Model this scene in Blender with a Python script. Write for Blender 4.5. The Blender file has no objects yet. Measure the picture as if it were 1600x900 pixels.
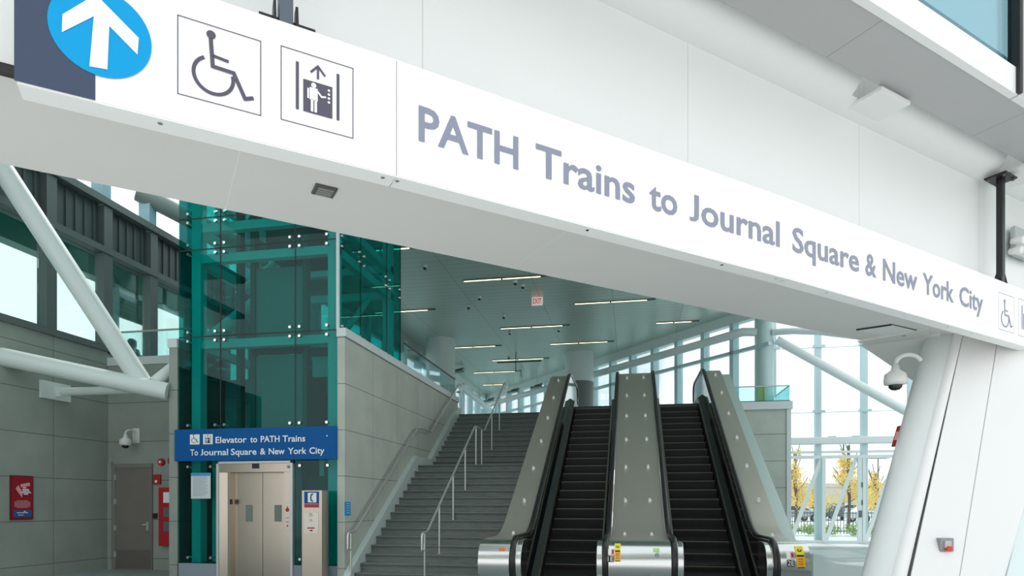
import bpy, bmesh, math, random
from mathutils import Vector, Matrix
random.seed(7)
R = math.radians
scn = bpy.context.scene
COL = scn.collection

# ------------------------------------------------------------------ camera, sky, exposure
EYE = 1.5
FPX = 1000.0           # focal length in pixels of a 1600 px wide frame
HOR = 787.0            # pixel row of the horizon (the camera is level; the lens is shifted up)
YAW = math.atan(185.0/1000.0)
CT, ST = math.cos(YAW), math.sin(YAW)
cd = bpy.data.cameras.new('camera'); cam = bpy.data.objects.new('camera', cd); COL.objects.link(cam)
cam.location = (0, 0, EYE); cam.rotation_euler = (R(90), 0, YAW)
cd.sensor_width = 36; cd.lens = 36*FPX/1600; cd.shift_y = (HOR-450)/1600; cd.clip_start = 0.05; cd.clip_end = 2000
scn.camera = cam
vs = scn.view_settings
scn.display_settings.display_device = 'sRGB'
vs.view_transform = 'Standard'; vs.look = 'None'; vs.gamma = 1; vs.use_curve_mapping = False
vs.exposure = 0.25
scn.cycles.max_bounces = 10; scn.cycles.diffuse_bounces = 5; scn.cycles.glossy_bounces = 4
scn.cycles.transparent_max_bounces = 24; scn.cycles.transmission_bounces = 6
scn.cycles.sample_clamp_indirect = 6

world = bpy.data.worlds.new('sky'); scn.world = world; world.use_nodes = True
nt = world.node_tree; nt.nodes.clear()
wo = nt.nodes.new('ShaderNodeOutputWorld'); bg = nt.nodes.new('ShaderNodeBackground')
tc = nt.nodes.new('ShaderNodeTexCoord'); sp = nt.nodes.new('ShaderNodeSeparateXYZ')
nt.links.new(tc.outputs['Generated'], sp.inputs[0])
cr = nt.nodes.new('ShaderNodeValToRGB')
cr.color_ramp.elements[0].position = 0.0; cr.color_ramp.elements[0].color = (1.0, 1.0, 1.0, 1)
cr.color_ramp.elements[1].position = 0.75; cr.color_ramp.elements[1].color = (0.74, 0.87, 0.92, 1)
e = cr.color_ramp.elements.new(0.3); e.color = (0.93, 0.98, 1.0, 1)
nt.links.new(sp.outputs['Z'], cr.inputs[0])
nz = nt.nodes.new('ShaderNodeTexNoise'); nz.inputs['Scale'].default_value = 2.2; nz.inputs['Detail'].default_value = 5
nt.links.new(tc.outputs['Generated'], nz.inputs['Vector'])
c2 = nt.nodes.new('ShaderNodeValToRGB'); c2.color_ramp.elements[0].position = .42; c2.color_ramp.elements[1].position = .68
nt.links.new(nz.outputs['Fac'], c2.inputs[0])
mx = nt.nodes.new('ShaderNodeMixRGB'); mx.inputs[2].default_value = (1, 1, 1, 1)
nt.links.new(c2.outputs[0], mx.inputs[0]); nt.links.new(cr.outputs[0], mx.inputs[1])
nt.links.new(mx.outputs[0], bg.inputs[0]); bg.inputs[1].default_value = 1.25
nt.links.new(bg.outputs[0], wo.inputs[0])

sd = bpy.data.lights.new('sun', 'SUN'); sun = bpy.data.objects.new('sun', sd); COL.objects.link(sun)
sd.energy = 2.2; sd.angle = R(1.0); sd.color = (1.0, .97, .92)
sun.rotation_euler = Vector((0.0, -0.60, -0.77)).to_track_quat('-Z', 'Y').to_euler()   # light travels this way

# ------------------------------------------------------------------ helpers
def W(xc, D, Z): return Vector((xc*CT - D*ST, xc*ST + D*CT, Z))
def U(u, v, D): return W((u-800)/FPX*D, D, EYE + (HOR-v)/FPX*D)
def ray(u, v):
    return U(u, v, 1.0) - Vector((0, 0, EYE))
def onX(u, v, X): r = ray(u, v); return Vector((0, 0, EYE)) + r*(X/r.x)
def onY(u, v, Y): r = ray(u, v); return Vector((0, 0, EYE)) + r*(Y/r.y)
def onZ(u, v, Z): r = ray(u, v); return Vector((0, 0, EYE)) + r*((Z-EYE)/r.z)
def V(*a): return Vector(a)

class MB:
    def __init__(s): s.v = []; s.f = []; s.m = []; s.sm = []
    def add(s, vs, fs, mi=0, smooth=False):
        o = len(s.v); s.v += [Vector(p) for p in vs]
        for f in fs: s.f.append([i+o for i in f]); s.m.append(mi); s.sm.append(smooth)
        return s
    def box(s, a, b, mi=0):
        x0, y0, z0 = [min(a[i], b[i]) for i in range(3)]; x1, y1, z1 = [max(a[i], b[i]) for i in range(3)]
        return s.add([(x0,y0,z0),(x1,y0,z0),(x1,y1,z0),(x0,y1,z0),(x0,y0,z1),(x1,y0,z1),(x1,y1,z1),(x0,y1,z1)],
                     [(3,2,1,0),(4,5,6,7),(0,1,5,4),(1,2,6,5),(2,3,7,6),(3,0,4,7)], mi)
    def obox(s, o, x, y, z, a, b, mi=0):
        o, x, y, z = Vector(o), Vector(x), Vector(y), Vector(z)
        p = [o + x*i + y*j + z*k for k in (a[2], b[2]) for (i, j) in ((a[0],a[1]),(b[0],a[1]),(b[0],b[1]),(a[0],b[1]))]
        return s.add(p, [(3,2,1,0),(4,5,6,7),(0,1,5,4),(1,2,6,5),(2,3,7,6),(3,0,4,7)], mi)
    def prism(s, pts, d, mi=0):
        n = len(pts); pts = [Vector(p) for p in pts]; d = Vector(d)
        s.add(pts + [p+d for p in pts], [tuple(range(n))[::-1], tuple(range(n, 2*n))] + [(i, (i+1) % n, (i+1) % n+n, i+n) for i in range(n)], mi)
        return s
    def loft(s, A, B, mi=0, smooth=False):
        n = len(A); s.add(list(A)+list(B), [(i, (i+1) % n, (i+1) % n+n, i+n) for i in range(n)], mi, smooth)
        s.add(list(A), [tuple(range(n))[::-1]], mi); s.add(list(B), [tuple(range(n))], mi)
        return s
    def cyl(s, a, b, r, r2=None, n=20, mi=0, cap=True):
        a, b = Vector(a), Vector(b); r2 = r if r2 is None else r2
        d = (b-a).normalized(); x = d.orthogonal().normalized(); y = d.cross(x)
        A = [a + (x*math.cos(t)+y*math.sin(t))*r for t in [2*math.pi*i/n for i in range(n)]]
        B = [b + (x*math.cos(t)+y*math.sin(t))*r2 for t in [2*math.pi*i/n for i in range(n)]]
        s.add(A+B, [(i, (i+1) % n, (i+1) % n+n, i+n) for i in range(n)], mi, True)
        if cap: s.add(A, [tuple(range(n))[::-1]], mi); s.add(B, [tuple(range(n))], mi)
        return s
    def tube(s, pts, r, n=12, mi=0, ry=None, up=None):
        pts = [Vector(p) for p in pts]; rings = []; px = None
        for i, p in enumerate(pts):
            d = (pts[min(i+1, len(pts)-1)] - pts[max(i-1, 0)]).normalized()
            if up is not None: x = Vector(up)
            else:
                x = d.orthogonal().normalized() if px is None else (px - d*px.dot(d)).normalized()
                px = x
            y = d.cross(x).normalized()
            rings.append([p + x*math.cos(t)*r + y*math.sin(t)*(ry or r) for t in [2*math.pi*k/n for k in range(n)]])
        o = [q for g in rings for q in g]; fs = []
        for i in range(len(rings)-1):
            for k in range(n): fs.append((i*n+k, i*n+(k+1) % n, (i+1)*n+(k+1) % n, (i+1)*n+k))
        s.add(o, fs, mi, True)
        s.add(rings[0], [tuple(range(n))[::-1]], mi); s.add(rings[-1], [tuple(range(n))], mi)
        return s
    def lathe(s, c, prof, n=24, mi=0, ax=(0,0,1)):
        c = Vector(c); z = Vector(ax).normalized(); x = z.orthogonal().normalized(); y = z.cross(x)
        P = [c + z*h + (x*math.cos(2*math.pi*k/n)+y*math.sin(2*math.pi*k/n))*max(r, 1e-4) for (r, h) in prof for k in range(n)]
        fs = [(i*n+k, i*n+(k+1) % n, (i+1)*n+(k+1) % n, (i+1)*n+k) for i in range(len(prof)-1) for k in range(n)]
        s.add(P, fs, mi, True); return s
    def build(s, name, mats, parent=None, bevel=0, recalc=True):
        me = bpy.data.meshes.new(name); me.from_pydata([tuple(p) for p in s.v], [], s.f)
        if not isinstance(mats, (list, tuple)): mats = [mats]
        for m in mats: me.materials.append(m)
        for i, p in enumerate(me.polygons): p.material_index = s.m[i]; p.use_smooth = s.sm[i]
        if recalc:
            bm = bmesh.new(); bm.from_mesh(me); bmesh.ops.recalc_face_normals(bm, faces=bm.faces); bm.to_mesh(me); bm.free()
        o = bpy.data.objects.new(name, me); COL.objects.link(o)
        if parent:
            o.parent = parent
            # meshes are written in world coordinates; take out the parent's place
            o.matrix_parent_inverse = wmat(parent).inverted()
        if bevel:
            b = o.modifiers.new('bevel', 'BEVEL'); b.width = bevel; b.segments = 2; b.limit_method = 'ANGLE'
        return o
def wmat(o):
    m = Matrix.LocRotScale(o.location, o.rotation_euler, o.scale)
    if o.parent: m = wmat(o.parent) @ o.matrix_parent_inverse @ m
    return m
def tag(o, label=None, cat=None, group=None, kind=None):
    if label: o['label'] = label
    if cat: o['category'] = cat
    if group: o['group'] = group
    if kind: o['kind'] = kind
    return o
def empty(name, loc, label=None, cat=None, group=None):
    o = bpy.data.objects.new(name, None); COL.objects.link(o); o.location = loc; o.empty_display_size = .2
    return tag(o, label, cat, group)
def struct(mb, name, mat, bevel=0): return tag(mb.build(name, mat, None, bevel), kind='structure')
def copy_tree(o, parent=None):
    c = o.copy(); COL.objects.link(c)
    if parent: c.parent = parent
    for ch in [k for k in bpy.data.objects if k.parent == o]: copy_tree(ch, c)
    return c

# ------------------------------------------------------------------ materials
def mat(name, col, rough=.6, metal=0, spec=.5, emit=None, es=0, noise=None, bump=0, coat=0):
    m = bpy.data.materials.new(name); m.use_nodes = True; n = m.node_tree; b = n.nodes['Principled BSDF']
    b.inputs['Base Color'].default_value = (*col, 1); b.inputs['Roughness'].default_value = rough
    b.inputs['Metallic'].default_value = metal; b.inputs['Specular IOR Level'].default_value = spec
    b.inputs['Coat Weight'].default_value = coat
    if emit: b.inputs['Emission Color'].default_value = (*emit, 1); b.inputs['Emission Strength'].default_value = es
    if noise:   # (scale, amount, stretch)
        g = n.nodes.new('ShaderNodeNewGeometry'); mp = n.nodes.new('ShaderNodeMapping'); mp.inputs['Scale'].default_value = noise[2]
        t = n.nodes.new('ShaderNodeTexNoise'); t.inputs['Scale'].default_value = noise[0]; t.inputs['Detail'].default_value = 6
        n.links.new(g.outputs['Position'], mp.inputs[0]); n.links.new(mp.outputs[0], t.inputs['Vector'])
        r = n.nodes.new('ShaderNodeMapRange'); r.inputs[1].default_value = .25; r.inputs[2].default_value = .75
        r.inputs[3].default_value = 1-noise[1]; r.inputs[4].default_value = 1+noise[1]
        n.links.new(t.outputs['Fac'], r.inputs[0])
        h = n.nodes.new('ShaderNodeVectorMath'); h.operation = 'SCALE'; h.inputs[0].default_value = col
        n.links.new(r.outputs[0], h.inputs['Scale']); n.links.new(h.outputs[0], b.inputs['Base Color'])
        if bump:
            bp = n.nodes.new('ShaderNodeBump'); bp.inputs['Strength'].default_value = bump; bp.inputs['Distance'].default_value = .01
            n.links.new(t.outputs['Fac'], bp.inputs['Height']); n.links.new(bp.outputs[0], b.inputs['Normal'])
    return m
def grid_mat(name, col, lines, line_col, rough=.7, metal=0, namt=.10, nscale=1.5, spec=.4):
    """world-position joint lines: lines = [((ax,ay,az), offset, pitch, width)]"""
    m = mat(name, col, rough, metal, spec, noise=(nscale, namt, (1, 1, 1)))
    n = m.node_tree; b = n.nodes['Principled BSDF']; src = b.inputs['Base Color'].links[0].from_socket
    g = n.nodes.new('ShaderNodeNewGeometry'); prev = None
    for (ax, off, pitch, wid) in lines:
        d = n.nodes.new('ShaderNodeVectorMath'); d.operation = 'DOT_PRODUCT'; d.inputs[1].default_value = ax
        n.links.new(g.outputs['Position'], d.inputs[0])
        a = n.nodes.new('ShaderNodeMath'); a.operation = 'SUBTRACT'; a.inputs[1].default_value = off - 50*pitch - wid/2
        n.links.new(d.outputs['Value'], a.inputs[0])
        q = n.nodes.new('ShaderNodeMath'); q.operation = 'MODULO'; q.inputs[1].default_value = pitch; n.links.new(a.outputs[0], q.inputs[0])
        l = n.nodes.new('ShaderNodeMath'); l.operation = 'LESS_THAN'; l.inputs[1].default_value = wid; n.links.new(q.outputs[0], l.inputs[0])
        if prev:
            z = n.nodes.new('ShaderNodeMath'); z.operation = 'MAXIMUM'; n.links.new(prev, z.inputs[0]); n.links.new(l.outputs[0], z.inputs[1]); prev = z.outputs[0]
        else: prev = l.outputs[0]
    x = n.nodes.new('ShaderNodeMixRGB'); x.inputs[2].default_value = (*line_col, 1)
    n.links.new(prev, x.inputs[0]); n.links.new(src, x.inputs[1]); n.links.new(x.outputs[0], b.inputs['Base Color'])
    return m
def glass(name, tint, refl=1.0, base=.0):
    m = bpy.data.materials.new(name); m.use_nodes = True; n = m.node_tree; n.nodes.clear()
    o = n.nodes.new('ShaderNodeOutputMaterial'); t = n.nodes.new('ShaderNodeBsdfTransparent'); t.inputs[0].default_value = (*tint, 1)
    g = n.nodes.new('ShaderNodeBsdfGlossy'); g.inputs['Roughness'].default_value = .0; g.inputs[0].default_value = (.9, .97, 1, 1)
    f = n.nodes.new('ShaderNodeLayerWeight'); f.inputs['Blend'].default_value = .25
    a = n.nodes.new('ShaderNodeMath'); a.operation = 'MULTIPLY_ADD'; a.inputs[1].default_value = refl*.7; a.inputs[2].default_value = base; a.use_clamp = True
    n.links.new(f.outputs['Fresnel'], a.inputs[0])
    mxx = n.nodes.new('ShaderNodeMixShader'); n.links.new(a.outputs[0], mxx.inputs[0]); n.links.new(t.outputs[0], mxx.inputs[1]); n.links.new(g.outputs[0], mxx.inputs[2])
    n.links.new(mxx.outputs[0], o.inputs[0]); return m

ND = W(.873, .488, 0).normalized()      # run of the sign / big beam
NP = W(-.488, .873, 0).normalized()     # across it, away from the camera
ZX = Vector((0, 0, 1))
WHITE = mat('white_paint', (.80, .80, .79), .45)
SIGNW = mat('sign_white', (.93, .92, .92), .35)
SOFF = grid_mat('soffit_panel', (.74, .73, .71), [(tuple(ND), .4, 2.1, .006)], (.82, .81, .8), .5, 0, .015)
FACE = grid_mat('fascia_panel', (.78, .80, .79), [(tuple(ND), 1.37, 2.1, .006)], (.55, .57, .57), .35, 0, .01)
BEAMG = grid_mat('grey_beam_panel', (.44, .44, .44), [(tuple(ND), 0.2, 2.2, .008)], (.25, .25, .25), .5, 0, .01)
STEELW = mat('white_steel', (.66, .74, .71), .4)
STEELP = mat('pale_steel', (.72, .80, .80), .4)
MULL = mat('mullion_aluminium', (.50, .66, .69), .35, .1)
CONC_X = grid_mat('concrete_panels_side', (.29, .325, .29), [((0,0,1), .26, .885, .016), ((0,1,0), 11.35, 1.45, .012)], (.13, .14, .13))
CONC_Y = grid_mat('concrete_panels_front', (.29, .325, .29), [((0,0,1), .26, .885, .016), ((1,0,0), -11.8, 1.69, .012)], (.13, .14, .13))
CONC_B = grid_mat('concrete_panels_block_lit', (.46, .51, .46), [((0,0,1), .26, .885, .02), ((1,0,0), 3.35, 1.75, .016)], (.15, .16, .15))  # lighter copy of the concrete, brighter light on the block put into its colour
CONC_S = grid_mat('concrete_panels_stair_lit', (.47, .50, .44), [((0,0,1), .26, .885, .016), ((0,1,0), 11.35, 1.45, .012)], (.2, .22, .2))  # same concrete lightened, the stronger light on the stair wall is in the colour
CAP = mat('pale_cap', (.62, .68, .68), .5)
FLOOR = grid_mat('terrazzo', (.27, .325, .325), [((0,1,0), .3, 1.2, .008), ((1,0,0), .3, 1.2, .008)], (.19, .23, .23), .45, 0, .05, 3)
STAIR = mat('stair_stone', (.20, .225, .21), .6, noise=(9, .22, (.6, 2, 3)), bump=.1)
STAIRN = mat('stair_nosing', (.10, .115, .105), .6)
STAIRR = mat('stair_riser', (.15, .17, .157), .7, noise=(9, .25, (.5, 2, 6)))
STRING = mat('stringer_pale', (.55, .62, .60), .5)
SS = mat('brushed_steel', (.46, .41, .35), .27, 1, noise=(40, .05, (.3, 6, 6)))
DRUM = mat('newel_steel', (.62, .63, .61), .2, 1, noise=(40, .04, (.3, 6, 6)))
SSD = mat('satin_steel_deck', (.40, .395, .34), .34, .5, noise=(30, .05, (6, .2, .2)))
SSR = mat('polished_rail', (.60, .61, .57), .28, .6)
CHROME = mat('chrome', (.8, .8, .8), .1, 1)
BLACKG = mat('black_glass', (.008, .009, .010), .06, 0, .6)
RUBBER = mat('black_rubber', (.012, .012, .013), .35)
STEPB = mat('step_black', (.012, .012, .012), .45, .3, noise=(60, .4, (4, .1, .1)))
STEPN = mat('step_nosing', (.13, .12, .10), .4, .5)
TEAL = glass('teal_glass', (.14, .74, .72), .22, .02)
TEALP = glass('pale_teal_glass', (.76, .94, .94), .7, .02)
RAILG = glass('rail_glass', (.88, .97, .97), .6, .02)
CLEAR = glass('clear_glass', (.93, .985, .99), .8, .0)
ROOFG = glass('roof_glass', (.50, .64, .68), .5, .0)
DARKM = mat('grey_cladding', (.085, .10, .10), .5, .2)
DARKF = mat('grey_frame', (.13, .155, .15), .5, .2)
BLACK = mat('black_metal', (.02, .02, .022), .4, .3)
SLATE = mat('slate_blue', (.06, .08, .13), .6, 0, .2)
SLATEL = mat('slate_letter', (.25, .265, .35), .5)
CYAN = mat('sign_cyan', (.0, .33, .68), .5, 0, .2)
BLUE = mat('sign_blue', (.002, .095, .31), .6, 0, .2)
RED = mat('signal_red', (.42, .012, .02), .4)
REDB = mat('bright_red', (.75, .03, .03), .4)
YEL = mat('label_yellow', (.85, .72, .02), .5)
ORG = mat('label_orange', (.85, .45, .01), .5)
INKW = mat('white_ink', (.85, .87, .88), .5)
INKB = mat('black_ink', (.02, .02, .025), .6)
INKP = mat('pink_ink', (.75, .35, .38), .6)
PAPER = mat('paper', (.62, .68, .70), .6)
DOORM = mat('beige_door', (.19, .175, .15), .5, .1, noise=(3, .06, (1, 1, 1)))
CEIL = grid_mat('slat_ceiling', (.62, .71, .64), [((0,1,0), 0, .34, .02), ((1,0,0), -.6, 2.45, .02)], (.36, .42, .40), .38, .5, .05, .6)
COLP = mat('column_plaster', (.66, .72, .70), .6)
WARM = mat('warm_tube', (1, .9, .7), .5, emit=(1, .84, .55), es=2.2)
EXITM = mat('exit_face', (.8, .8, .75), .5, emit=(1, .9, .85), es=.25)
CAMW = mat('camera_white', (.74, .75, .73), .35)
DOME = mat('smoked_dome', (.01, .01, .012), .05, 0, .8)

# ------------------------------------------------------------------ lettering and pictograms
def text_mesh(txt, off=.0):
    cu = bpy.data.curves.new('t', 'FONT'); cu.body = txt; cu.size = 1; cu.resolution_u = 3; cu.offset = off
    o = bpy.data.objects.new('t', cu); COL.objects.link(o); bpy.context.view_layer.update()
    me = bpy.data.meshes.new_from_object(o.evaluated_get(bpy.context.evaluated_depsgraph_get()))
    bpy.data.objects.remove(o); return me
_h = text_mesh('H'); CAPH = max(v.co.y for v in _h.vertices)
class Frame:
    def __init__(s, o, x, y, lift=.004): s.o, s.x, s.y = Vector(o), Vector(x).normalized(), Vector(y).normalized(); s.n = s.x.cross(s.y); s.l = lift
    def p(s, a, b, l=0): return s.o + s.x*a + s.y*b + s.n*(s.l+l)
class ArcFrame:     # wraps a label round a horizontal drum: a along X, b along the arc (up)
    def __init__(s, x0, c, r, ang0, lift=.003): s.x0, s.c, s.r, s.a0, s.l = x0, c, r, ang0, lift
    def p(s, a, b, l=0):
        t = s.a0 - b/s.r; rr = s.r+s.l+l
        return Vector((s.x0+a, s.c[0]+math.cos(t)*rr, s.c[1]+math.sin(t)*rr))
def put_text(mb, fr, txt, a, b, w, cap, off=.0, mi=0, lift=0):
    me = text_mesh(txt, off)
    if txt[0] == 'J':
        jx = max(v.co.x for v in text_mesh('J', off).vertices)+1e-3; jv = [v for v in me.vertices if v.co.x <= jx]; jm = min(v.co.y for v in jv)
        for v in jv: v.co.y = -.01 + (v.co.y-jm)*(CAPH+.01)/(CAPH-jm)
    xs = [v.co.x for v in me.vertices]; x0, x1 = min(xs), max(xs)
    mb.add([fr.p(a+(v.co.x-x0)/(x1-x0)*w, b+v.co.y*cap/CAPH, lift) for v in me.vertices], [tuple(p.vertices) for p in me.polygons], mi)
def flat(mb, fr, pts, mi=0, lift=0, th=0):
    P = [fr.p(a, b, lift) for a, b in pts]
    mb.add(P, [tuple(range(len(P)))], mi)
def rect(mb, fr, a0, b0, a1, b1, mi=0, lift=0): flat(mb, fr, [(a0,b0),(a1,b0),(a1,b1),(a0,b1)], mi, lift)
def disc(mb, fr, a, b, r, mi=0, lift=0, n=32): flat(mb, fr, [(a+r*math.cos(2*math.pi*k/n), b+r*math.sin(2*math.pi*k/n)) for k in range(n)], mi, lift)
def stroke(mb, fr, pts, w, mi=0, lift=0):
    for i in range(len(pts)-1):
        a, b = Vector(pts[i]), Vector(pts[i+1]); d = (b-a).normalized(); n = Vector((-d.y, d.x))*w/2
        e = d*w*.35 if i < len(pts)-2 else d*0; s0 = d*w*.35 if i > 0 else d*0
        flat(mb, fr, [tuple(a-n-s0), tuple(b-n+e), tuple(b+n+e), tuple(a+n-s0)], mi, lift+.0002*i)
def ring(mb, fr, a, b, r, w, t0, t1, mi=0, lift=0, n=28):
    for k in range(n):
        u0, u1 = t0+(t1-t0)*k/n, t0+(t1-t0)*(k+1)/n
        flat(mb, fr, [(a+q*math.cos(t), b+q*math.sin(t)) for q, t in ((r-w/2,u0),(r+w/2,u0),(r+w/2,u1),(r-w/2,u1))], mi, lift)
def border(mb, fr, a, b, s, h, w, mi=0):
    rect(mb, fr, a, b, a+s, b+w, mi); rect(mb, fr, a, b+h-w, a+s, b+h, mi); rect(mb, fr, a, b, a+w, b+h, mi); rect(mb, fr, a+s-w, b, a+s, b+h, mi)
def wheelchair(mb, fr, a, b, s, mi=0, lift=0):
    P = lambda x, y: (a+x*s, b+y*s)
    disc(mb, fr, *P(.39, .885), .055*s, mi, lift)
    stroke(mb, fr, [P(.385,.84), P(.41,.48), P(.66,.47), P(.80,.17), P(.905,.21)], .05*s, mi, lift)
    stroke(mb, fr, [P(.41,.62), P(.60,.60)], .04*s, mi, lift)
    ring(mb, fr, *P(.42, .36), .235*s, .045*s, R(118), R(375), mi, lift)
def liftman(mb, fr, a, b, s, h, mi=0, mw=1, lift=0):
    P = lambda x, y: (a+x*s, b+y*h)
    rect(mb, fr, *P(.20,.20), *P(.24,.85), mi, lift); rect(mb, fr, *P(.76,.20), *P(.80,.85), mi, lift)
    rect(mb, fr, *P(.30,.20), *P(.70,.64), mi, lift)
    stroke(mb, fr, [P(.5,.69), P(.5,.84)], .03*s, mi, lift); stroke(mb, fr, [P(.40,.76), P(.5,.87), P(.60,.76)], .03*s, mi, lift)
    disc(mb, fr, *P(.44,.585), .035*s, mw, lift+.002)
    rect(mb, fr, *P(.385,.38), *P(.495,.55), mw, lift+.002); rect(mb, fr, *P(.40,.22), *P(.435,.40), mw, lift+.002); rect(mb, fr, *P(.45,.22), *P(.485,.40), mw, lift+.002)
    stroke(mb, fr, [P(.365,.53), P(.365,.39)], .025*s, mw, lift+.002)
    stroke(mb, fr, [P(.48,.53), P(.55,.455), P(.61,.47)], .025*s, mw, lift+.002)
    for q in (.41,.465,.52,.575): disc(mb, fr, *P(.65,q), .018*s, mw, lift+.002, 12)

# ================================================================== SETTING
ZF = 4.28                  # upper floor level
XL, YB = -11.8, 12.76      # left wall, back wall
XS = -5.37                 # stair wall face
YE = 11.5                  # lift tower front
XE0, XE1 = -8.97, -5.53
struct(MB().box((-40, 6, -.2), (60, 26.2, 0)), 'floor', FLOOR)
struct(MB().box((-40, -30, -.2), (60, 6, 0)), 'floor_forecourt', mat('bounce_paving', (.68, .67, .65), .7, noise=(1.5, .05, (1, 1, 1))))  # unseen paving, made pale to bounce light up onto the soffit
struct(MB().box((-300, 26.2, -.35), (300, 400, -.06)), 'ground', mat('pale_asphalt', (.55, .55, .54), .8, noise=(.4, .08, (1,1,1))))
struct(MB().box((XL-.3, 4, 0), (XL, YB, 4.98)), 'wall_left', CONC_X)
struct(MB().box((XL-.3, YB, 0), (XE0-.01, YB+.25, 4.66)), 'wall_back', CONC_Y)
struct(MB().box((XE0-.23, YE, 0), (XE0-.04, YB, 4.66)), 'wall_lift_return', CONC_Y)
# stair wall
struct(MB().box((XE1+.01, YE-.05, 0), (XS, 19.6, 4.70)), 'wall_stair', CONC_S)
struct(MB().box((XE1-.0, YE-.07, 4.70), (XS+.03, 19.65, 4.86)).box((XE0-.25, YB-.02, 4.66), (XL, YB+.3, 4.84)).box((XE0-.25, YE-.02, 4.66), (XE0-.04, YB, 4.84)), 'trim_1', CAP)
struct(MB().box((XL-.3, YB+.25, 3.9), (XE1, 46, ZF)).box((XE1, 19.3, 3.9), (-2.2, 46, ZF)).box((-2.2, 18.6, 3.9), (2.7, 46, ZF)), 'floor_upper', FLOOR)
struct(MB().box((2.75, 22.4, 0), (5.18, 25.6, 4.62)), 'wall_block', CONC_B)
struct(MB().box((2.7, 22.32, 4.62), (5.24, 25.7, 4.88)), 'trim_2', CAP)
struct(MB().box((5.06, 22.36, 0), (5.2, 22.42, 4.62)), 'trim_3', CAP)

# hall ceiling, walls
def HW(t, Z, off=0): return W(8.7-.56*t+off, 23.5+t, Z)
c0, c1 = HW(-3, 0), HW(18.9, 0)
cpts = [(-9.5, 14.6), (-5.6, 11.0), (2.0, 11.0), (c0.x+.15, c0.y), (c1.x, c1.y)]
struct(MB().prism([(x, y, 8.6) for x, y in cpts], (0, 0, .3)), 'ceiling', CEIL)
struct(MB().box((-9.5, 14.6, 7.8), (-9.3, 29, 8.6)), 'wall_hall_left', mat('hall_wall_grey', (.33, .40, .39), .6))
# hall right window wall
hd = (HW(1, 0)-HW(0, 0)).normalized(); hn = hd.cross(ZX).normalized()
if hn.dot(Vector((-1, 0, 0))) < 0: hn = -hn
w1 = empty('window_1', HW(0, ZF)); w1['kind'] = 'structure'
L = (HW(18.9, 0)-HW(-.9, 0)).length; o1 = HW(-.9, 0)
MB().obox(o1, hd, hn, ZX, (0, -.02, ZF), (L, .02, 8.3)).build('glass', CLEAR, w1)
MB().obox(o1, hd, hn, ZX, (0, -.15, 8.22), (L, .15, 8.6)).build('head_band', STEELP, w1)
for k in range(15):
    s = (HW(.55+1.27*k, 0)-o1).length
    MB().obox(o1, hd, hn, ZX, (s-.09, -.1, ZF), (s+.09, .22, 8.25)).build('mullion', MULL, w1)
MB().obox(o1, hd, hn, ZX, (0, .05, 7.08), (L, .22, 7.20)).build('rail', MULL, w1)
MB().obox(o1, hd, hn, ZX, (0, .05, 5.0), (L, .22, 5.12)).build('rail', MULL, w1)
w2 = empty('window_2', (-9.4, 30, ZF)); w2['kind'] = 'structure'
MB().box((-9.42, 15, ZF), (-9.38, c1.y, 8.3)).build('glass', CLEAR, w2)
MB().box((-9.5, 29, 8.25), (-9.25, c1.y, 8.6)).build('head_band', STEELP, w2)
y = 16.0
while y < c1.y: MB().box((-9.5, y-.09, ZF), (-9.2, y+.09, 8.3)).build('mullion', MULL, w2); y += 1.9
MB().box((-9.45, 15, 6.4), (-9.25, c1.y, 6.55)).build('rail', MULL, w2)
# far end corner post
struct(MB().box((c1.x-.5, c1.y-.4, ZF), (c1.x+.3, c1.y+.3, 8.6)), 'wall_hall_end', STEELP)
struct(MB().box((-9.5, c1.y, ZF), (c1.x-.4, c1.y+.2, 8.6)), 'wall_hall_back', STEELP)

# ground-level curtain wall on the right
YC = 25.8
w3 = empty('window_3', (7, YC, 0)); w3['kind'] = 'structure'
MB().box((5.0, YC+.13, .12), (21, YC+.16, 10.5)).build('glass', CLEAR, w3)
for k in range(10):
    x = 5.34+1.6*k
    MB().box((x-.10, YC-.12, 0), (x+.10, YC+.12, 10.5)).build('mullion', MULL, w3)
    for z in (7.4, 4.95): MB().box((x-.22, YC-.17, z-.05), (x+.22, YC-.11, z+.05)).build('clamp', MULL, w3)
for z in (7.4, 4.95): MB().box((5, YC+.10, z-.012), (21, YC+.13, z+.012)).build('glass_joint', MULL, w3)
MB().box((5, YC-.3, 3.72), (21, YC+.02, 3.98)).build('beam', STEELP, w3, .03)
MB().box((5, YC-.1, 3.40), (21, YC+.1, 3.48)).build('rail', STEELP, w3)
MB().box((5, YC-.2, 0), (21, YC+.3, .12)).build('sill', WHITE, w3)

struct(MB().box((5.25, 23.7, 0), (16, 25.3, .03)), 'trim_15', WHITE)
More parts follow.
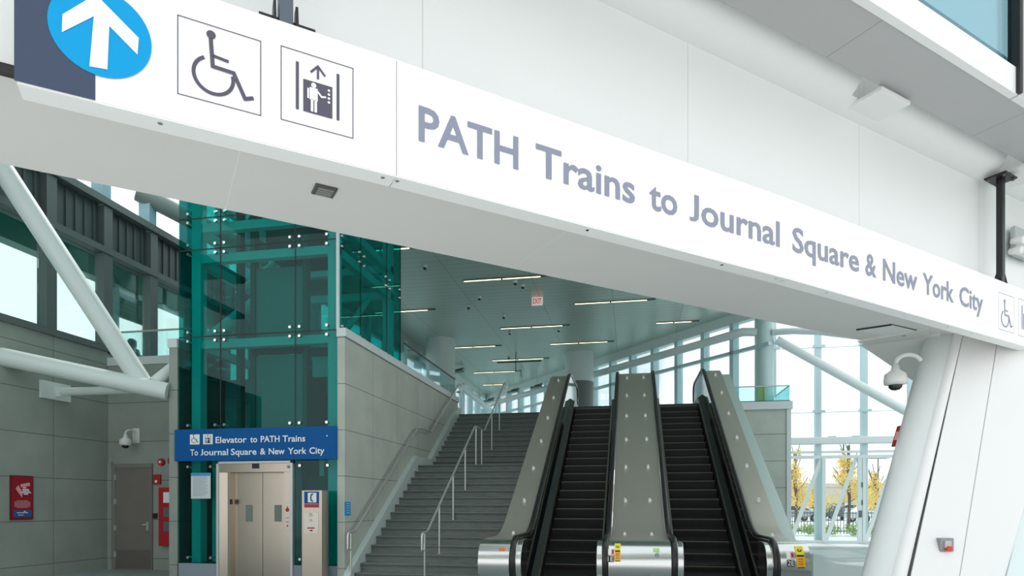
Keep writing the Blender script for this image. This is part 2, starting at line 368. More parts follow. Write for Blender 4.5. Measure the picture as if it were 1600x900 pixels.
# left upper facade (above the left wall)
w4 = empty('window_4', (XL, 11, 5)); w4['kind'] = 'structure'
YS = [7.0, 8.4, 9.85, 11.3, 12.76, 14.2, 15.7, 17.2, 18.7]
for y in YS: MB().box((XL-.22, y-.12, 4.98), (XL+.02, y+.12, 8.3)).build('post', DARKF, w4); MB().box((XL-.33, y-.12, 8.3), (XL-.02, y+.12, 11.5)).build('upper_post', mat('pale_blue_steel', (.30, .50, .56), .4) if y == 7.0 else bpy.data.materials['pale_blue_steel'], w4)
MB().box((XL-.3, 5, 4.98), (XL+.06, 19, 5.12)).build('sill', DARKF, w4)
MB().box((XL-.35, 5, 7.22), (XL+.05, 19, 7.36)).build('rail', DARKF, w4)
MB().box((XL-.35, 5, 8.32), (XL+.08, 19, 8.48)).build('rail', DARKF, w4)
for i in range(len(YS)-1):
    a, b = YS[i]+.13, YS[i+1]-.13; m = MB().box((XL-.2, a, 7.36), (XL-.14, b, 8.32), 0)
    for k in range(5):
        q = a+(b-a)*(k+.5)/5; m.box((XL-.14, q-.03, 7.36), (XL-.11, q+.03, 8.32), 0)
    m.build('ribbed_panel', DARKM, w4)
    MB().box((XL-.19, a, 5.12), (XL-.17, b, 7.22)).build('glass', glass('platform_glass', (.80, .93, .90), .6, .01) if i == 0 else bpy.data.materials['platform_glass'], w4)
# unseen roof added over the left bay, out of frame, to keep it in shade
struct(MB().box((-13.0, 3, 10.6), (-3, 11.0, 10.9)), 'ceiling_shade_blocker', WHITE)

# railway platform beyond the left facade
struct(MB().box((-22, 4, 3.9), (XL-.35, 30, ZF)), 'floor_platform', FLOOR)
CAN = grid_mat('platform_slats', (.62, .66, .52), [((1,0,0), 0, .2, .03)], (.40, .44, .34), .5, 0, .05)
GRT = mat('teal_green_steel', (.02, .17, .15), .4)
pc = empty('platform_canopy', (-15, 12, 8.9), 'slatted platform canopy roof on green beams behind the upper left windows', 'canopy')
MB().box((-15.5, 4, 8.9), (-13.0, 26, 9.0)).build('slatted_ceiling', CAN, pc)
MB().box((-15.9, 4, 8.2), (-15.5, 26, 8.95)).build('beam', GRT, pc)
for y in (9.2, 13.2, 17.2, 21.2): MB().box((-15.85, y-.12, ZF), (-15.6, y+.12, 8.2)).build('post', GRT, pc)
for y in (11.0, 15.5, 20.0): MB().box((-14.2, y-.7, 8.86), (-14.1, y+.7, 8.9)).build('added_light_strip', WARM, pc)  # glowing strips added to brighten the slatted ceiling
g0 = empty('platform_windbreak', (-13.6, 10.2, ZF), 'dark green framed glass shelter at far left behind the windows', 'shelter')
for y in (9.6, 10.3, 10.9): MB().box((-13.7, y-.07, ZF), (-13.5, y+.07, 7.0)).build('post', GRT, g0)
MB().box((-13.68, 9.6, 6.2), (-13.52, 10.9, 6.4)).build('rail', GRT, g0)
MB().box((-13.62, 9.6, 4.4), (-13.6, 10.9, 6.2)).build('glass', TEAL, g0)
hs = empty('platform_sign', (-13.4, 15.2, 6.6), 'dark green sign hanging under the platform canopy, seen through the window', 'sign')
p0, p1 = onX(180, 455, -13.4), onX(228, 455, -13.4)
MB().box((-13.48, p0.y, 6.5), (-13.40, p1.y+.1, 7.15)).build('panel', mat('sign_green', (.02, .11, .09), .4), hs)
MB().cyl((-13.44, p0.y+.8, 7.15), (-13.44, p0.y+.8, 8.9), .04).build('hanger', BLACK, hs)
m = MB(); fr = Frame((-13.40, p0.y, 6.5), (0, 1, 0), (0, 0, 1)); wS = p1.y+.1-p0.y
for b in (.42, .30, .18): rect(m, fr, .1, b, wS*.6, b+.035)
rect(m, fr, wS*.68, .12, wS*.9, .5); m.build('lettering', mat('dim_ink', (.06, .2, .17), .5), hs)
for k, (za, zb) in enumerate(((6.5, 6.1), (5.9, 5.65))):
    m = MB(); m.tube([V(-19, 4+i*2.2, za+(zb-za)*i/10-.12*math.sin(math.pi*(i % 5)/5)) for i in range(11)], .018, 6)
    tag(m.build('overhead_wire', BLACK), ['upper', 'lower'][k]+' thin black catenary wire beyond the platform windows', 'wire', None)

# ================================================================== BIG BEAM (soffit, fascia, coves) along the sign
S = .7
def BL(xc, D, s, Z): p = W(xc*S, D*S, Z); return p + ND*s
ZSOF = 1.5+2.7*S
near = lambda s, Z=ZSOF: BL(-3.17, 3.96, s, Z)
wide = 1.41*S
def far(s, Z=ZSOF): return near(s, Z) + NP*wide
LB = 12.5
struct(MB().add([near(-4), near(LB), far(LB), far(-4), near(-4, ZSOF+.05), near(LB, ZSOF+.05), far(LB, ZSOF+.05), far(-4, ZSOF+.05)],
     [(0,1,2,3),(4,5,6,7),(0,1,5,4),(1,2,6,5),(2,3,7,6),(3,0,4,7)]), 'ceiling_beam_soffit', SOFF)
ZCOV = 1.5+4.9*S
m = MB(); m.obox(near(-4, 0), ND, NP, ZX, (0, .02, ZSOF+.05), (LB+4, .12, ZCOV+.9)); struct(m, 'wall_beam_front', FACE)
m = MB(); m.obox(near(-4, 0), ND, NP, ZX, (0, wide-.1, ZSOF+.05), (LB+4, wide-.0, ZCOV+.9)); struct(m, 'wall_beam_rear', WHITE)
# grey beam overhead and its fascia
fb = lambda s, Z: W(4.495*S, 7.71*S, Z) + ND*s
nb = lambda s, Z: W(3.81*S, 6.54*S, Z) + ND*s
gw = (fb(0, 0)-nb(0, 0)).dot(NP); ZG = 1.5+5*S
struct(MB().obox(fb(0, 0)-NP*gw, ND, NP, ZX, (-12, 0, ZG), (12, gw, ZG+.06)), 'ceiling_grey_beam', BEAMG)
pr = fb(0, 0)-NP*gw; SB = (onZ(1581, 151, ZG)-pr).dot(ND)
struct(MB().obox(fb(0, 0)-NP*gw, ND, NP, ZX, (-12, -.03, ZG-.01), (SB, .03, ZG+.22)).obox(fb(0, 0)-NP*gw, ND, NP, ZX, (SB+.02, -.03, ZG-.01), (12, .03, ZG+.22)), 'trim_4', WHITE)
struct(MB().obox(fb(0, 0), ND, NP, ZX, (-12, -.05, ZG+.06), (12, 0, ZG+.9)), 'wall_grey_beam_rear', WHITE)
# overhead roof glazing on the camera side
rg = empty('window_5', nb(0, ZG+.2)); rg['kind'] = 'structure'
MB().obox(pr, ND, NP, ZX, (-12, .0, ZG+.22), (12, .02, ZG+4)).build('glass', ROOFG, rg)
MB().obox(pr, ND, NP, ZX, (SB-.03, -.06, ZG-.0), (SB+.02, .03, ZG+4)).build('glazing_bar', BLACK, rg)
MB().obox(pr, ND, NP, ZX, (SB+.03, -.10, ZG-.0), (SB+.30, .03, ZG+4)).build('glazing_post', WHITE, rg)
# rounded cove segments under the glazing with flat brackets
cz = ZCOV+.02; rr_ = .26
def cove_at(u, v): # run coordinate along the face line for a pixel
    p = onZ(u, v, ZCOV); return (p-near(0, p.z)).dot(ND)
def so(u, v): p = onZ(u, v, ZCOV+.03); return (p-near(0, p.z)).dot(ND), -(p-near(0, p.z)).dot(NP)
cvp = lambda t: (2*t*(1-t)*.27+t*t*.36-.02, 2*t*(1-t)*.02+t*t*.40)
def cove(a, b, t0, t1, nm):
    n = 14; cv = [cvp(t0+(t1-t0)*k/n) for k in range(n+1)]
    back = [(cv[-1][0]-.06, cv[-1][1]+.06), (-.02, cv[-1][1]+.06), (-.02, cv[0][1])] if t0 > 0 else [(cv[-1][0]-.03, cv[-1][1]+.03), (-.02, cv[-1][1]+.03)]
    A = [near(a, ZCOV+z)-NP*o_ for o_, z in cv+back]; B = [q+ND*(b-a) for q in A]
    m = MB(); m.loft(A, B, 0, False); o = m.build(nm, WHITE)
    for p in o.data.polygons: p.use_smooth = len(p.vertices) == 4
    tag(o, kind='structure'); o.data.set_sharp_from_angle(angle=R(35))
cove(-4, LB, 0, .35, 'trim_5')
sl_, sr_ = so(1327, 166)[0], so(1367, 190)[0]; wd_ = so(1382, 141)[1]
sl2 = so(1527, 286)[0]; per = sl2-sl_
print('cove', sl_, sr_, wd_, sl2)
cove(-4, sl_-.08, .35, 1, 'trim_6'); cove(sr_-.05, sl2-.08, .35, 1, 'trim_7'); cove(sl2+(sr_-sl_)-.05, LB, .35, 1, 'trim_14')
po_, pz_ = cvp(.55)
for nm, a in (('trim_8', sl_), ('trim_9', sl2)):
    struct(MB().obox(near(0, 0), ND, NP, ZX, (a, -.36, ZCOV+.015), (a+(sr_-sl_), -.07, ZCOV+.045)), nm, WHITE, .003)
# small ledge and dark slot at the far left end of the beam
struct(MB().obox(near(0, 0), ND, NP, ZX, (-4, -.02, ZSOF-.0), (.35, .02, ZSOF+.04)), 'trim_10', WHITE)
tag(MB().obox(near(0, 0), ND, NP, ZX, (-1.2, -.045, ZSOF-.05), (.12, -.02, ZSOF+.005)).build('dark_slot', BLACK, None, .01), 'black slot on the beam edge left of the big sign', 'vent')
# soffit fittings
c = onZ(507, 297, ZSOF)
sv = empty('ceiling_speaker', c, 'small dark square louvred speaker flush in the white beam soffit', 'speaker')
m = MB(); m.obox(c, ND, NP, ZX, (-.065, -.065, -.012), (.065, .065, .0)); m.build('frame', mat('dark_grey', (.09,.09,.085), .5), sv, .003)
m = MB()
for k in range(4): m.obox(c, ND, NP, ZX, (-.045, -.045+k*.026, -.018), (.045, -.031+k*.026, -.011))
m.build('louvre', mat('mid_grey', (.3,.3,.29), .5), sv)
for i, (u, v) in enumerate(((1003, 0),)): pass
ap = empty('access_panel', onZ(1390, 515, ZSOF), 'white access hatch with dark slots in the soffit beside the leaning column', 'hatch')
pa, pb, pc_, pd = onZ(1338, 515, ZSOF-.004), onZ(1393, 507, ZSOF-.004), onZ(1450, 520, ZSOF-.004), onZ(1400, 529, ZSOF-.004)
MB().prism([pa, pb, pc_, pd], (0, 0, .003)).build('panel', WHITE, ap)
m = MB(); m.tube([pa, pb], .012, 6); m.build('slot', BLACK, ap)
m = MB(); m.tube([pb, pc_], .005, 6); m.build('slot', BLACK, ap)
m = MB(); q = onZ(1412, 523, ZSOF-.01); m.cyl(q, q-ZX*.015, .02); m.build('latch', mat('latch_grey', (.35,.35,.35), .4), ap)

# ================================================================== THE SIGN
SZ0, SH = 3.2, .60
SP = [W(-1.994, 2.576, 0), W(-.597, 3.314, 0), W(2.071, 4.816, 0), W(5.504, 6.88, 0)]
SP.append(SP[3] + (SP[3]-SP[2])*.45)
sign = empty('wayfinding_sign', SP[1]+V(0, 0, SZ0), 'long white overhead sign reading PATH Trains to Journal Square & New York City', 'sign')
PAN = [(SP[0], SP[1]), (SP[1], SP[2]), (SP[2], SP[4])]
LIP = mat('sign_edge', (.92, .92, .91), .4)
for (a, b) in PAN:
    d = (b-a).normalized(); n = ZX.cross(d)   # n points away from the camera
    ln = (b-a).length
    MB().obox(a, d, n, ZX, (.002, 0, SZ0), (ln-.002, .12, SZ0+SH)).build('panel', [SIGNW], sign, .002)
    MB().obox(a, d, n, ZX, (0, .004, SZ0-.006), (ln, .12, SZ0)).build('bottom_edge', LIP, sign)
def sign_hit(u, v, pan=None):
    r = ray(u, v); best = None
    for i, (a, b) in enumerate(PAN):
        if pan is not None and i != pan: continue
        d = (b-a).normalized(); n = ZX.cross(d)
        t = (a-V(0,0,0)).dot(n)/r.dot(n); p = V(0,0,EYE)+r*t; s = (p-a).dot(d)
        if pan is not None or (-.05 <= s <= (b-a).length+.01): return i, s, p.z-SZ0
    return None
def sframe(i, lift=.003):
    a, b = PAN[i]; return Frame(a+V(0,0,SZ0), (b-a), ZX, lift)
m = MB()
words = [('PATH', 654, 809.7, 217.5, 1), ('Trains', 837, 991.8, 268, 1), ('to', 1014.4, 1058, 323, 1), ('Journal', 1077, 1218, 341, 1),
         ('Square', 1238, 1342, 394, 2), ('&', 1352, 1369, 427, 2), ('New', 1379.5, 1433, 436, 2), ('York', 1441.7, 1490, 454, 2), ('City', 1499, 1535.7, 472, 2)]
BASE, CAPS = .217, .178
for (w_, u0, u1, v, pn) in words:
    i, a0, z = sign_hit(u0, v, pn); _, a1, _ = sign_hit(u1, v, pn)
    # the two end pixels of a word lie on a slanting base line; solve again with the row of the base line
    m = MB(); put_text(m, sframe(pn), w_, a0, BASE, a1-a0, CAPS, .018); m.build('lettering', SLATEL, sign, recalc=False)
# left end block: slate field, cyan disc, white arrow
f0 = sframe(0)
_, aL, _ = sign_hit(28, 60, 0); _, aR, _ = sign_hit(149, 100, 0)
m = MB(); rect(m, f0, aL-.012, 0.0, aR, SH); m.build('slate_block', SLATE, sign, recalc=False)
_, c0a, c0z = sign_hit(155, 27, 0); _, ca, _ = sign_hit(74, 20, 0); _, cb, _ = sign_hit(237, 70, 0)
_, _, zb = sign_hit(168, 123, 0)
cr_ = (cb-ca)/2; cc = (ca+cb)/2; czz = zb+cr_
m = MB(); disc(m, f0, cc, czz, cr_, 0, .002, 48); m.build('cyan_disc', CYAN, sign, recalc=False)
def SH0(u, v): _, a, z = sign_hit(u, v, 0); return (a, z)
A = [(158,0),(190,20),(217,60),(215,86),(173,37),(168,110),(142,104),(146,29),(97,52),(98,24)]
m = MB(); top = SH0(152, -8)
pts = [SH0(140, 107-2), SH0(168, 110), SH0(172, 38), SH0(215, 87), SH0(217, 61), SH0(157, -12), SH0(148, -12), SH0(98, 23), SH0(97, 52), SH0(146, 29)]
tip = SH0(150, -14)
# arrow in two pieces: shaft and chevron
flat(m, f0, [SH0(140,105), SH0(168,110), SH0(172,20), SH0(148,14)], 0, .004)
ch = [SH0(97,52), SH0(98,24), SH0(150,-7), SH0(217,61), SH0(215,87), SH0(153,24)]
flat(m, f0, [ch[0], ch[1], ch[2], SH0(153,24)], 0, .0042); flat(m, f0, [ch[2], ch[3], ch[4], ch[5]], 0, .0042)
m.build('arrow', INKW if False else SIGNW, sign, recalc=False)
# pictograms
ICON = mat('icon_slate', (.085, .075, .11), .5)
for (pn, ul, ur, vb, vt) in ((0, 277, 408, 147, 23), (2, 1560, 1584, 514, 456)):
    _, a0, z0 = sign_hit(ul, vb, pn); _, a1, _ = sign_hit(ur, vb+(18 if pn else 32), pn); _, _, z1 = sign_hit(ul, vt, pn)
    m = MB(); fr = sframe(pn); border(m, fr, a0, z0, a1-a0, z1-z0, .004); wheelchair(m, fr, a0, z0, min(a1-a0, z1-z0), 0)
    m.build('wheelchair_pictogram', ICON if pn == 0 else SLATEL, sign, recalc=False)
for (pn, ul, ur, vb, vt) in ((0, 438.5, 552, 187, 71), (2, 1591, 1617, 524, 466)):
    _, a0, z0 = sign_hit(ul, vb, pn); _, a1, _ = sign_hit(ur, vb+(12 if pn else 28), pn); _, _, z1 = sign_hit(ul, vt, pn)
    m = MB(); fr = sframe(pn); border(m, fr, a0, z0, a1-a0, z1-z0, .004); liftman(m, fr, a0, z0, a1-a0, z1-z0, 0, 1)
    m.build('lift_pictogram', [ICON if pn == 0 else SLATEL, SIGNW], sign, recalc=False)
# screws on the underside
for u, v in ((250, 194), (601, 276), (624, 283), (923, 358), (1134, 413), (1218, 434), (1230, 437), (1298, 458), (1420, 493), (1488, 511), (1526, 520)):
    r = sign_hit(u, v-6); i, s, z = r; a, b = PAN[i]; d = (b-a).normalized(); n = ZX.cross(d)
    c = a+d*s+n*.035+V(0,0,SZ0-.006); m = MB(); m.cyl(c, c-ZX*.006, .011, n=10); m.build('screw', CHROME, sign)
# hangers
def hanger(u, pn, ztop, label, plate):
    _, s, _ = sign_hit(u, 300 if pn else 20, pn); a, b = PAN[pn]; d = (b-a).normalized(); n = ZX.cross(d)
    c = a+d*s+n*.043
    h = empty('hanger_post', c+V(0,0,SZ0+SH), label, 'bracket')
    MB().obox(c, d, n, ZX, (-.033, -.03, SZ0+SH), (.033, .03, ztop)).build('post', BLACK if plate else mat('slate_post', (.09,.11,.14), .4), h, .006)
    for sd_ in (-1, 1):
        MB().prism([c+d*sd_*.045+V(0,0,SZ0+SH)+n*-.04, c+d*sd_*.045+V(0,0,SZ0+SH)+n*.05, c+d*sd_*.045+V(0,0,SZ0+SH+.10)+n*.02, c+d*sd_*.045+V(0,0,SZ0+SH+.11)-n*.02], d*.012*sd_).build('clamp_plate', BLACK, h)
    MB().cyl(c-d*.12+V(0,0,SZ0+SH+.03), c+d*.14+V(0,0,SZ0+SH+.03), .011, n=10).build('cross_rod', BLACK, h)
    if plate:
        MB().obox(c, d, n, ZX, (-.13, -.10, ztop), (.13, .10, ztop+.02)).build('top_plate', BLACK, h, .004)
        for i in (-.10, .10):
            for j in (-.07, .07): MB().cyl(c+d*i+n*j+V(0,0,ztop-.015), c+d*i+n*j+V(0,0,ztop), .016, n=8).build('bolt', mat('bolt_grey', (.12,.12,.12), .4) if 'bolt_grey' not in bpy.data.materials else bpy.data.materials['bolt_grey'], h)
hanger(448, 0, ZG, 'slate grey hanger post clamped on the sign above the lift pictogram', False)
hanger(1571, 2, 1.5+.500*6.78, 'black hanger post with bolted top plate at the right end of the sign', True)
# twin spotlights at the right
sl = empty('twin_spotlight', U(1590, 385, 7.0), 'pair of small round white spotlights on a grey plate beside the black hanger post', 'light')
q = U(1592, 378, 7.10)
MB().obox(q, ND, NP, ZX, (-.13, -.02, -.17), (.35, .03, .15)).build('plate', mat('plate_grey', (.42,.46,.46), .5), sl, .01)
for (u, v) in ((1590, 376), (1587, 392)):
    q = U(u, v, 6.98); m = MB(); m.lathe(q, [(.0, -.06), (.03, -.06), (.04, .0), (.046, .05), (.046, .06), (0, .055)], 18, 0, -NP+V(0,0,-.2)); m.build('lamp_head', WHITE, sl)

# ================================================================== LEANING COLUMN (right)
def lean(rowsT, rowsB, vT=520, vB=900, DT=7.35, DB=6.3, ext=(-.12, .32)):
    """sections given as (pixel u, depth offset) at two rows; extended down to the floor and up past the soffit"""
    A = [U(u, vT, DT+d) for u, d in rowsT]; B = [U(u, vB, DB+d) for u, d in rowsB]
    # bring each section level first
    za = sum(p.z for p in A)/len(A); zb_ = sum(p.z for p in B)/len(B)
    A = [V(p.x, p.y, za) for p in A]; B = [V(p.x, p.y, zb_) for p in B]
    T = []; F = []
    for a, b in zip(A, B):
        d = (a-b)/(za-zb_); F.append(b+d*(0-zb_)); T.append(b+d*(ZSOF+.04-zb_))
    return F, T
def nose(u0, u1, D, n=14, depth=.26, close=.5):
    w = (u1-u0)
    return [(u0+w*.62*(1-math.cos(t)), -depth*math.sin(t)*1.0+depth*.0) for t in [R(90)*k/n for k in range(n+1)]]
def colsec(u0, u1, dep):
    out = []; n = 20
    for k in range(n+1):
        t = R(-70)+R(160)*k/n        # from the rear round the left to the front
        out.append((u0+(u1-u0)*(1-math.cos(t)), -dep*math.sin(t)))
    out.append((u1+(u1-u0)*.15, -dep)); out.append((u1+(u1-u0)*.15, dep*.6))
    return out
col = empty('leaning_column', U(1400, 900, 6.5), 'huge white leaning clad column at the right edge of the photo', 'column')
col.location.z = 0
F, T = lean(colsec(1446, 1486, .2), colsec(1345, 1396, .2)); MB().loft(F, T, 0, True).build('rounded_casing', mat('casing_shaded', (.64, .68, .67), .42), col)  # greyer than the flat panels, the shading of the round side is in the colour
def bar(uT0, uT1, uB0, uB1, d0, d1, nm, m_):
    F, T = lean([(uT0, d0), (uT1, d0), (uT1, d1), (uT0, d1)], [(uB0, d0), (uB1, d0), (uB1, d1), (uB0, d1)]); return MB().loft(F, T).build(nm, m_, col, .012)
def rbar(uT, uB, rT, rB, d, nm, m_):
    Fc, Tc = lean([(uT, d)], [(uB, d)]); return MB().cyl(Fc[0], Tc[0], rB, rT, 16).build(nm, m_, col)
rbar(1494.5, 1403, .062, .075, -.17, 'edge_trim', WHITE)
bar(1500, 1507, 1412, 1424, -.03, .1, 'shadow_gap', mat('gap_grey', (.34, .33, .32), .6))
bar(1506, 1561, 1422, 1499, -.17, .1, 'flat_panel', WHITE)
bar(1561.2, 1680, 1499.2, 1569, -.175, .1, 'flat_panel', WHITE)
wing = empty('leaning_pier', U(1640, 900, 6.3), 'pale grey leaning pier cut off by the right bottom edge', 'column'); wing.location.z = 0
F, T = lean([(1668, .2), (1800, .2), (1800, .5), (1668, .5)], [(1571, .0), (1700, .0), (1700, .4), (1571, .4)])
MB().loft(F, T).build('casing', STEELP, wing, .01)
# fairing under the soffit that meets the column
struct(MB().prism([onZ(1340, 532, ZSOF), onZ(1450, 512, ZSOF), onZ(1462, 560, ZSOF-.0), onZ(1408, 556, ZSOF)], (0,0,-.02)), 'trim_11', SOFF)
q = [onZ(1356, 536, ZSOF), onZ(1470, 520, ZSOF), U(1450, 600, 7.9), U(1408, 561, 8.4)]
struct(MB().add(q+[p+NP*.1 for p in q], [(0,1,2,3),(4,5,6,7),(0,1,5,4),(1,2,6,5),(2,3,7,6),(3,0,4,7)]), 'trim_12', SOFF)
# pull station on the flat panel
c = U(1477, 851, 6.24); PX_ = W(1, 0, 0); UPc = (U(1540, 520, 7.3)-U(1450, 900, 6.3)).normalized()
ps = empty('emergency_switch', c, 'grey box with red push switch on the white column panel', 'switch')
DF = -W(0, 1, 0)
MB().obox(c, PX_, DF, ZX, (-.065, -.12, -.065), (.065, .03, .065)).build('plate', mat('switch_grey', (.28, .29, .30), .4, .5), ps, .006)
MB().obox(c, PX_, DF, ZX, (-.03, .03, -.03), (.03, .045, .04)).build('face', mat('switch_light', (.5,.5,.5), .4), ps)
m = MB(); m.cyl(c+V(0,0,-.035)+DF*.03, c+V(0,0,-.035)+DF*.07, .024, n=16); m.build('red_button', REDB, ps)
# red strobe on the left side of the column
c = U(1405, 681, 7.0); st = empty('fire_strobe', c, 'red strobe mounted edge-on on the left flank of the leaning column', 'fire alarm')
m = MB(); m.obox(c, W(.95, 0, 0).normalized(), W(0, 1, 0), W(.28, 0, 1).normalized() if False else (PX_*.29+ZX).normalized(), (-.018, -.06, -.12), (.03, .07, .12)); m.build('housing', RED, st, .008)
m = MB(); m.obox(c, PX_, W(0, 1, 0), (PX_*.29+ZX).normalized(), (-.03, -.03, -.05), (-.015, .03, .05)); m.build('lens', INKP, st, .004)

# dome cameras
def dome_camera(c, sc, arm, label, side=1, group=None):
    c = Vector(c); e = empty('security_camera', c, label, 'camera', group)
    m = MB(); m.lathe(c, [(.0, .20*sc), (.03*sc, .20*sc), (.05*sc, .12*sc), (.115*sc, .07*sc), (.125*sc, .0), (.12*sc, -.05*sc), (.07*sc, -.06*sc), (0, -.06*sc)], 24); m.build('housing', CAMW, e)
    m = MB(); m.lathe(c, [(.075*sc, -.058*sc), (.07*sc, -.09*sc), (.045*sc, -.115*sc), (0, -.125*sc)], 20); m.build('dome', DOME, e)
    if arm is not None:
        m = MB(); m.tube(arm, .026*sc, 12); m.build('arm', CAMW, e)
    return e
q = U(1399, 594, 7.0)
pts = [q+V(0,0,.11), q+V(0,0,.16)+PX_*.01] + [q + PX_*(.145-.145*math.cos(t)) + ZX*(.17+.11*math.sin(t)) for t in [R(180)*k/10*.85+R(5) for k in range(11)]]
dome_camera(q, .92, pts, 'large white dome camera on a curved arm beside the leaning column')
q = onY(196, 692, YB-.33)
e = dome_camera(q, 1.0, [q+V(0,0,.17)] + [q+V(0, .16-.16*math.cos(t), .2+.1*math.sin(t)) for t in [R(170)*k/8 for k in range(9)]], 'white dome camera on a curved arm above the grey back door')
m = MB(); m.box((q.x-.09, YB-.03, q.z+.02), (q.x+.09, YB, q.z+.36)); m.build('wall_plate', CAMW, e, .01)
q = onY(1182, 722, 22.1)
e = dome_camera(q, 1.25, [q+V(0,0,.2), q+V(0,.02,.3), q+V(0,.15,.36), q+V(0,.29,.36)], 'small white dome camera on the concrete block right of the escalators')

# ================================================================== LIFT TOWER
tw = empty('glass_lift_tower', ((XE0+XE1)/2, YE, 0), 'tall teal glass lift tower with steel frame inside', 'elevator tower')
TZ = [2.98, 4.85, 6.6, 7.23, 8.1, 10.0]
XJ = [XE0, -8.04, -6.42, XE1]
YT1 = 14.9                    # rear of the tower
TS = mat('tower_steel', (.75, .80, .77), .45)
DKJ = mat('joint_black', (.01, .012, .012), .5)
def disc_fit(x, y, z, ax=(0,-1,0), r=.035):
    c = V(x, y, z); a = Vector(ax); m = MB(); m.cyl(c+a*.0, c+a*.035, r, r*.8, 12); m.cyl(c-a*.12, c, .014, n=8); m.build('glass_bolt', CHROME, tw)
for i in range(5):
    for j in range(3):
        MB().box((XJ[j]+.012, YE-.008, TZ[i]+.012), (XJ[j+1]-.012, YE+.008, TZ[i+1]-.012)).build('glass_panel', TEAL, tw)
        if i < 4:
            for x in (XJ[j]+(.22 if j == 0 else .1), XJ[j+1]-(.22 if j == 2 else .1)):
                for z in (TZ[i]+.09, TZ[i+1]-.09): disc_fit(x, YE-.01, z)
for z in TZ: MB().box((XE0, YE-.006, z-.011), (XE1, YE+.006, z+.011)).build('joint', DKJ, tw)
for x in (XJ[1], XJ[2]): MB().box((x-.011, YE-.006, 2.98), (x+.011, YE+.006, 10)).build('joint', DKJ, tw)
# side glass (right, upper) and left side, rear
YR = [YE, 12.55, 14.0, YT1]
for (a, b) in ((0, 1), (1, 2), (2, 3)):
    for i in range(1, 5):
        if i == 3: continue
        z1 = TZ[i+1] if i != 2 else TZ[4]
        MB().box((XE1-.008, YR[a]+.01, TZ[i]+.012), (XE1+.008, YR[b]-.01, z1-.012)).build('side_glass_panel', TEALP if False else TEAL, tw)
        for y_ in (YR[a]+.12, YR[b]-.12):
            for z in (TZ[i]+.1, z1-.1): disc_fit(XE1+.01, y_, z, (1, 0, 0))
for y_ in YR[1:]: MB().box((XE1-.006, y_-.011, 4.85), (XE1+.006, y_+.011, 10)).build('joint', DKJ, tw)
MB().box((XE1-.03, YE-.02, 4.86), (XE1+.02, YE+.03, 10)).build('corner_strip', mat('pale_strip', (.6,.68,.68), .4), tw)
MB().box((XE0-.008, YE, .3), (XE0+.008, YT1, 10)).build('side_glass_panel', TEAL, tw)
MB().box((XE0, YT1-.008, .3), (XE1, YT1+.008, 10)).build('rear_glass_panel', TEAL, tw)
# inner steel frame
for x in (XE0+.25, XE1-.2):
    for y_ in (YE+.28, YT1-.3): MB().box((x-.1, y_-.1, .3), (x+.1, y_+.1, 10)).build('steel_post', TS, tw)
for z in (2.98, 4.85, 6.6, 7.23, 8.1):
    MB().box((XE0+.15, YE+.2, z-.19), (XE1-.1, YE+.36, z-.02)).build('steel_beam', TS, tw)
    if z > 3: MB().box((XE1-.28, YE+.3, z-.19), (XE1-.12, YT1-.3, z-.02)).build('steel_beam', TS, tw); MB().box((XE0+.12, YE+.3, z-.19), (XE0+.28, YT1-.3, z-.02)).build('steel_beam', TS, tw); MB().box((XE0+.15, YT1-.38, z-.19), (XE1-.1, YT1-.22, z-.02)).build('steel_beam', TS, tw)
MESHP = grid_mat('perforated_panel', (.62, .70, .67), [((1,0,0), 0, .045, .014)], (.22, .28, .26), .5, .2, .05)
HX0, HX1 = -7.66, -6.50
for (z0, z1) in ((3.05, 4.55), (4.9, 6.35)): MB().box((HX0, YE+.55, z0), (HX1, YE+.6, z1)).build('perforated_screen', MESHP, tw)
for x in (HX0, HX1, -7.98): MB().box((x-.05, YE+.5, .3), (x+.05, YE+.66, 8)).build('guide_rail', mat('dark_teal_steel', (.05,.09,.085), .5) if x == HX0 else bpy.data.materials['dark_teal_steel'], tw)
MB().box((HX0, YE+.5, 4.58), (HX1, YE+.64, 4.74)).build('header_beam', BLACK, tw)
MB().box((-6.38, YE+.5, 4.5), (-5.78, YE+.6, 4.66)).build('header_beam', BLACK, tw)
MB().box((-6.38, YE+.6, 4.08), (-5.8, YE+.64, 4.5)).build('control_cabinet', mat('pale_green_box', (.3,.42,.38), .5), tw)
for i, (a, b) in enumerate((((XE0+.3, YT1-.5, 3.2), (XE1-.6, YT1-.5, 6.4)), ((XE1-.3, YT1-.45, 3.3), (XE0+1.0, YT1-.45, 5.2)), ((XE0+.3, YE+1.5, 6.2), (XE1-.3, YE+1.5, 8.2)))):
    m = MB(); m.cyl(a, b, .07, n=10); m.build('cross_brace', TS if i != 1 else bpy.data.materials['dark_teal_steel'], tw)
MB().box((-7.6, YE+.9, 6.75), (-6.3, YE+1.9, 7.3)).build('hoist_machine', mat('machine_dark', (.05, .05, .045), .6), tw)
MB().box((HX0+.05, YE+1.2, 2.6), (HX1-.05, YE+2.4, 4.4)).build('lift_car', mat('car_dark', (.10,.13,.12), .5), tw)
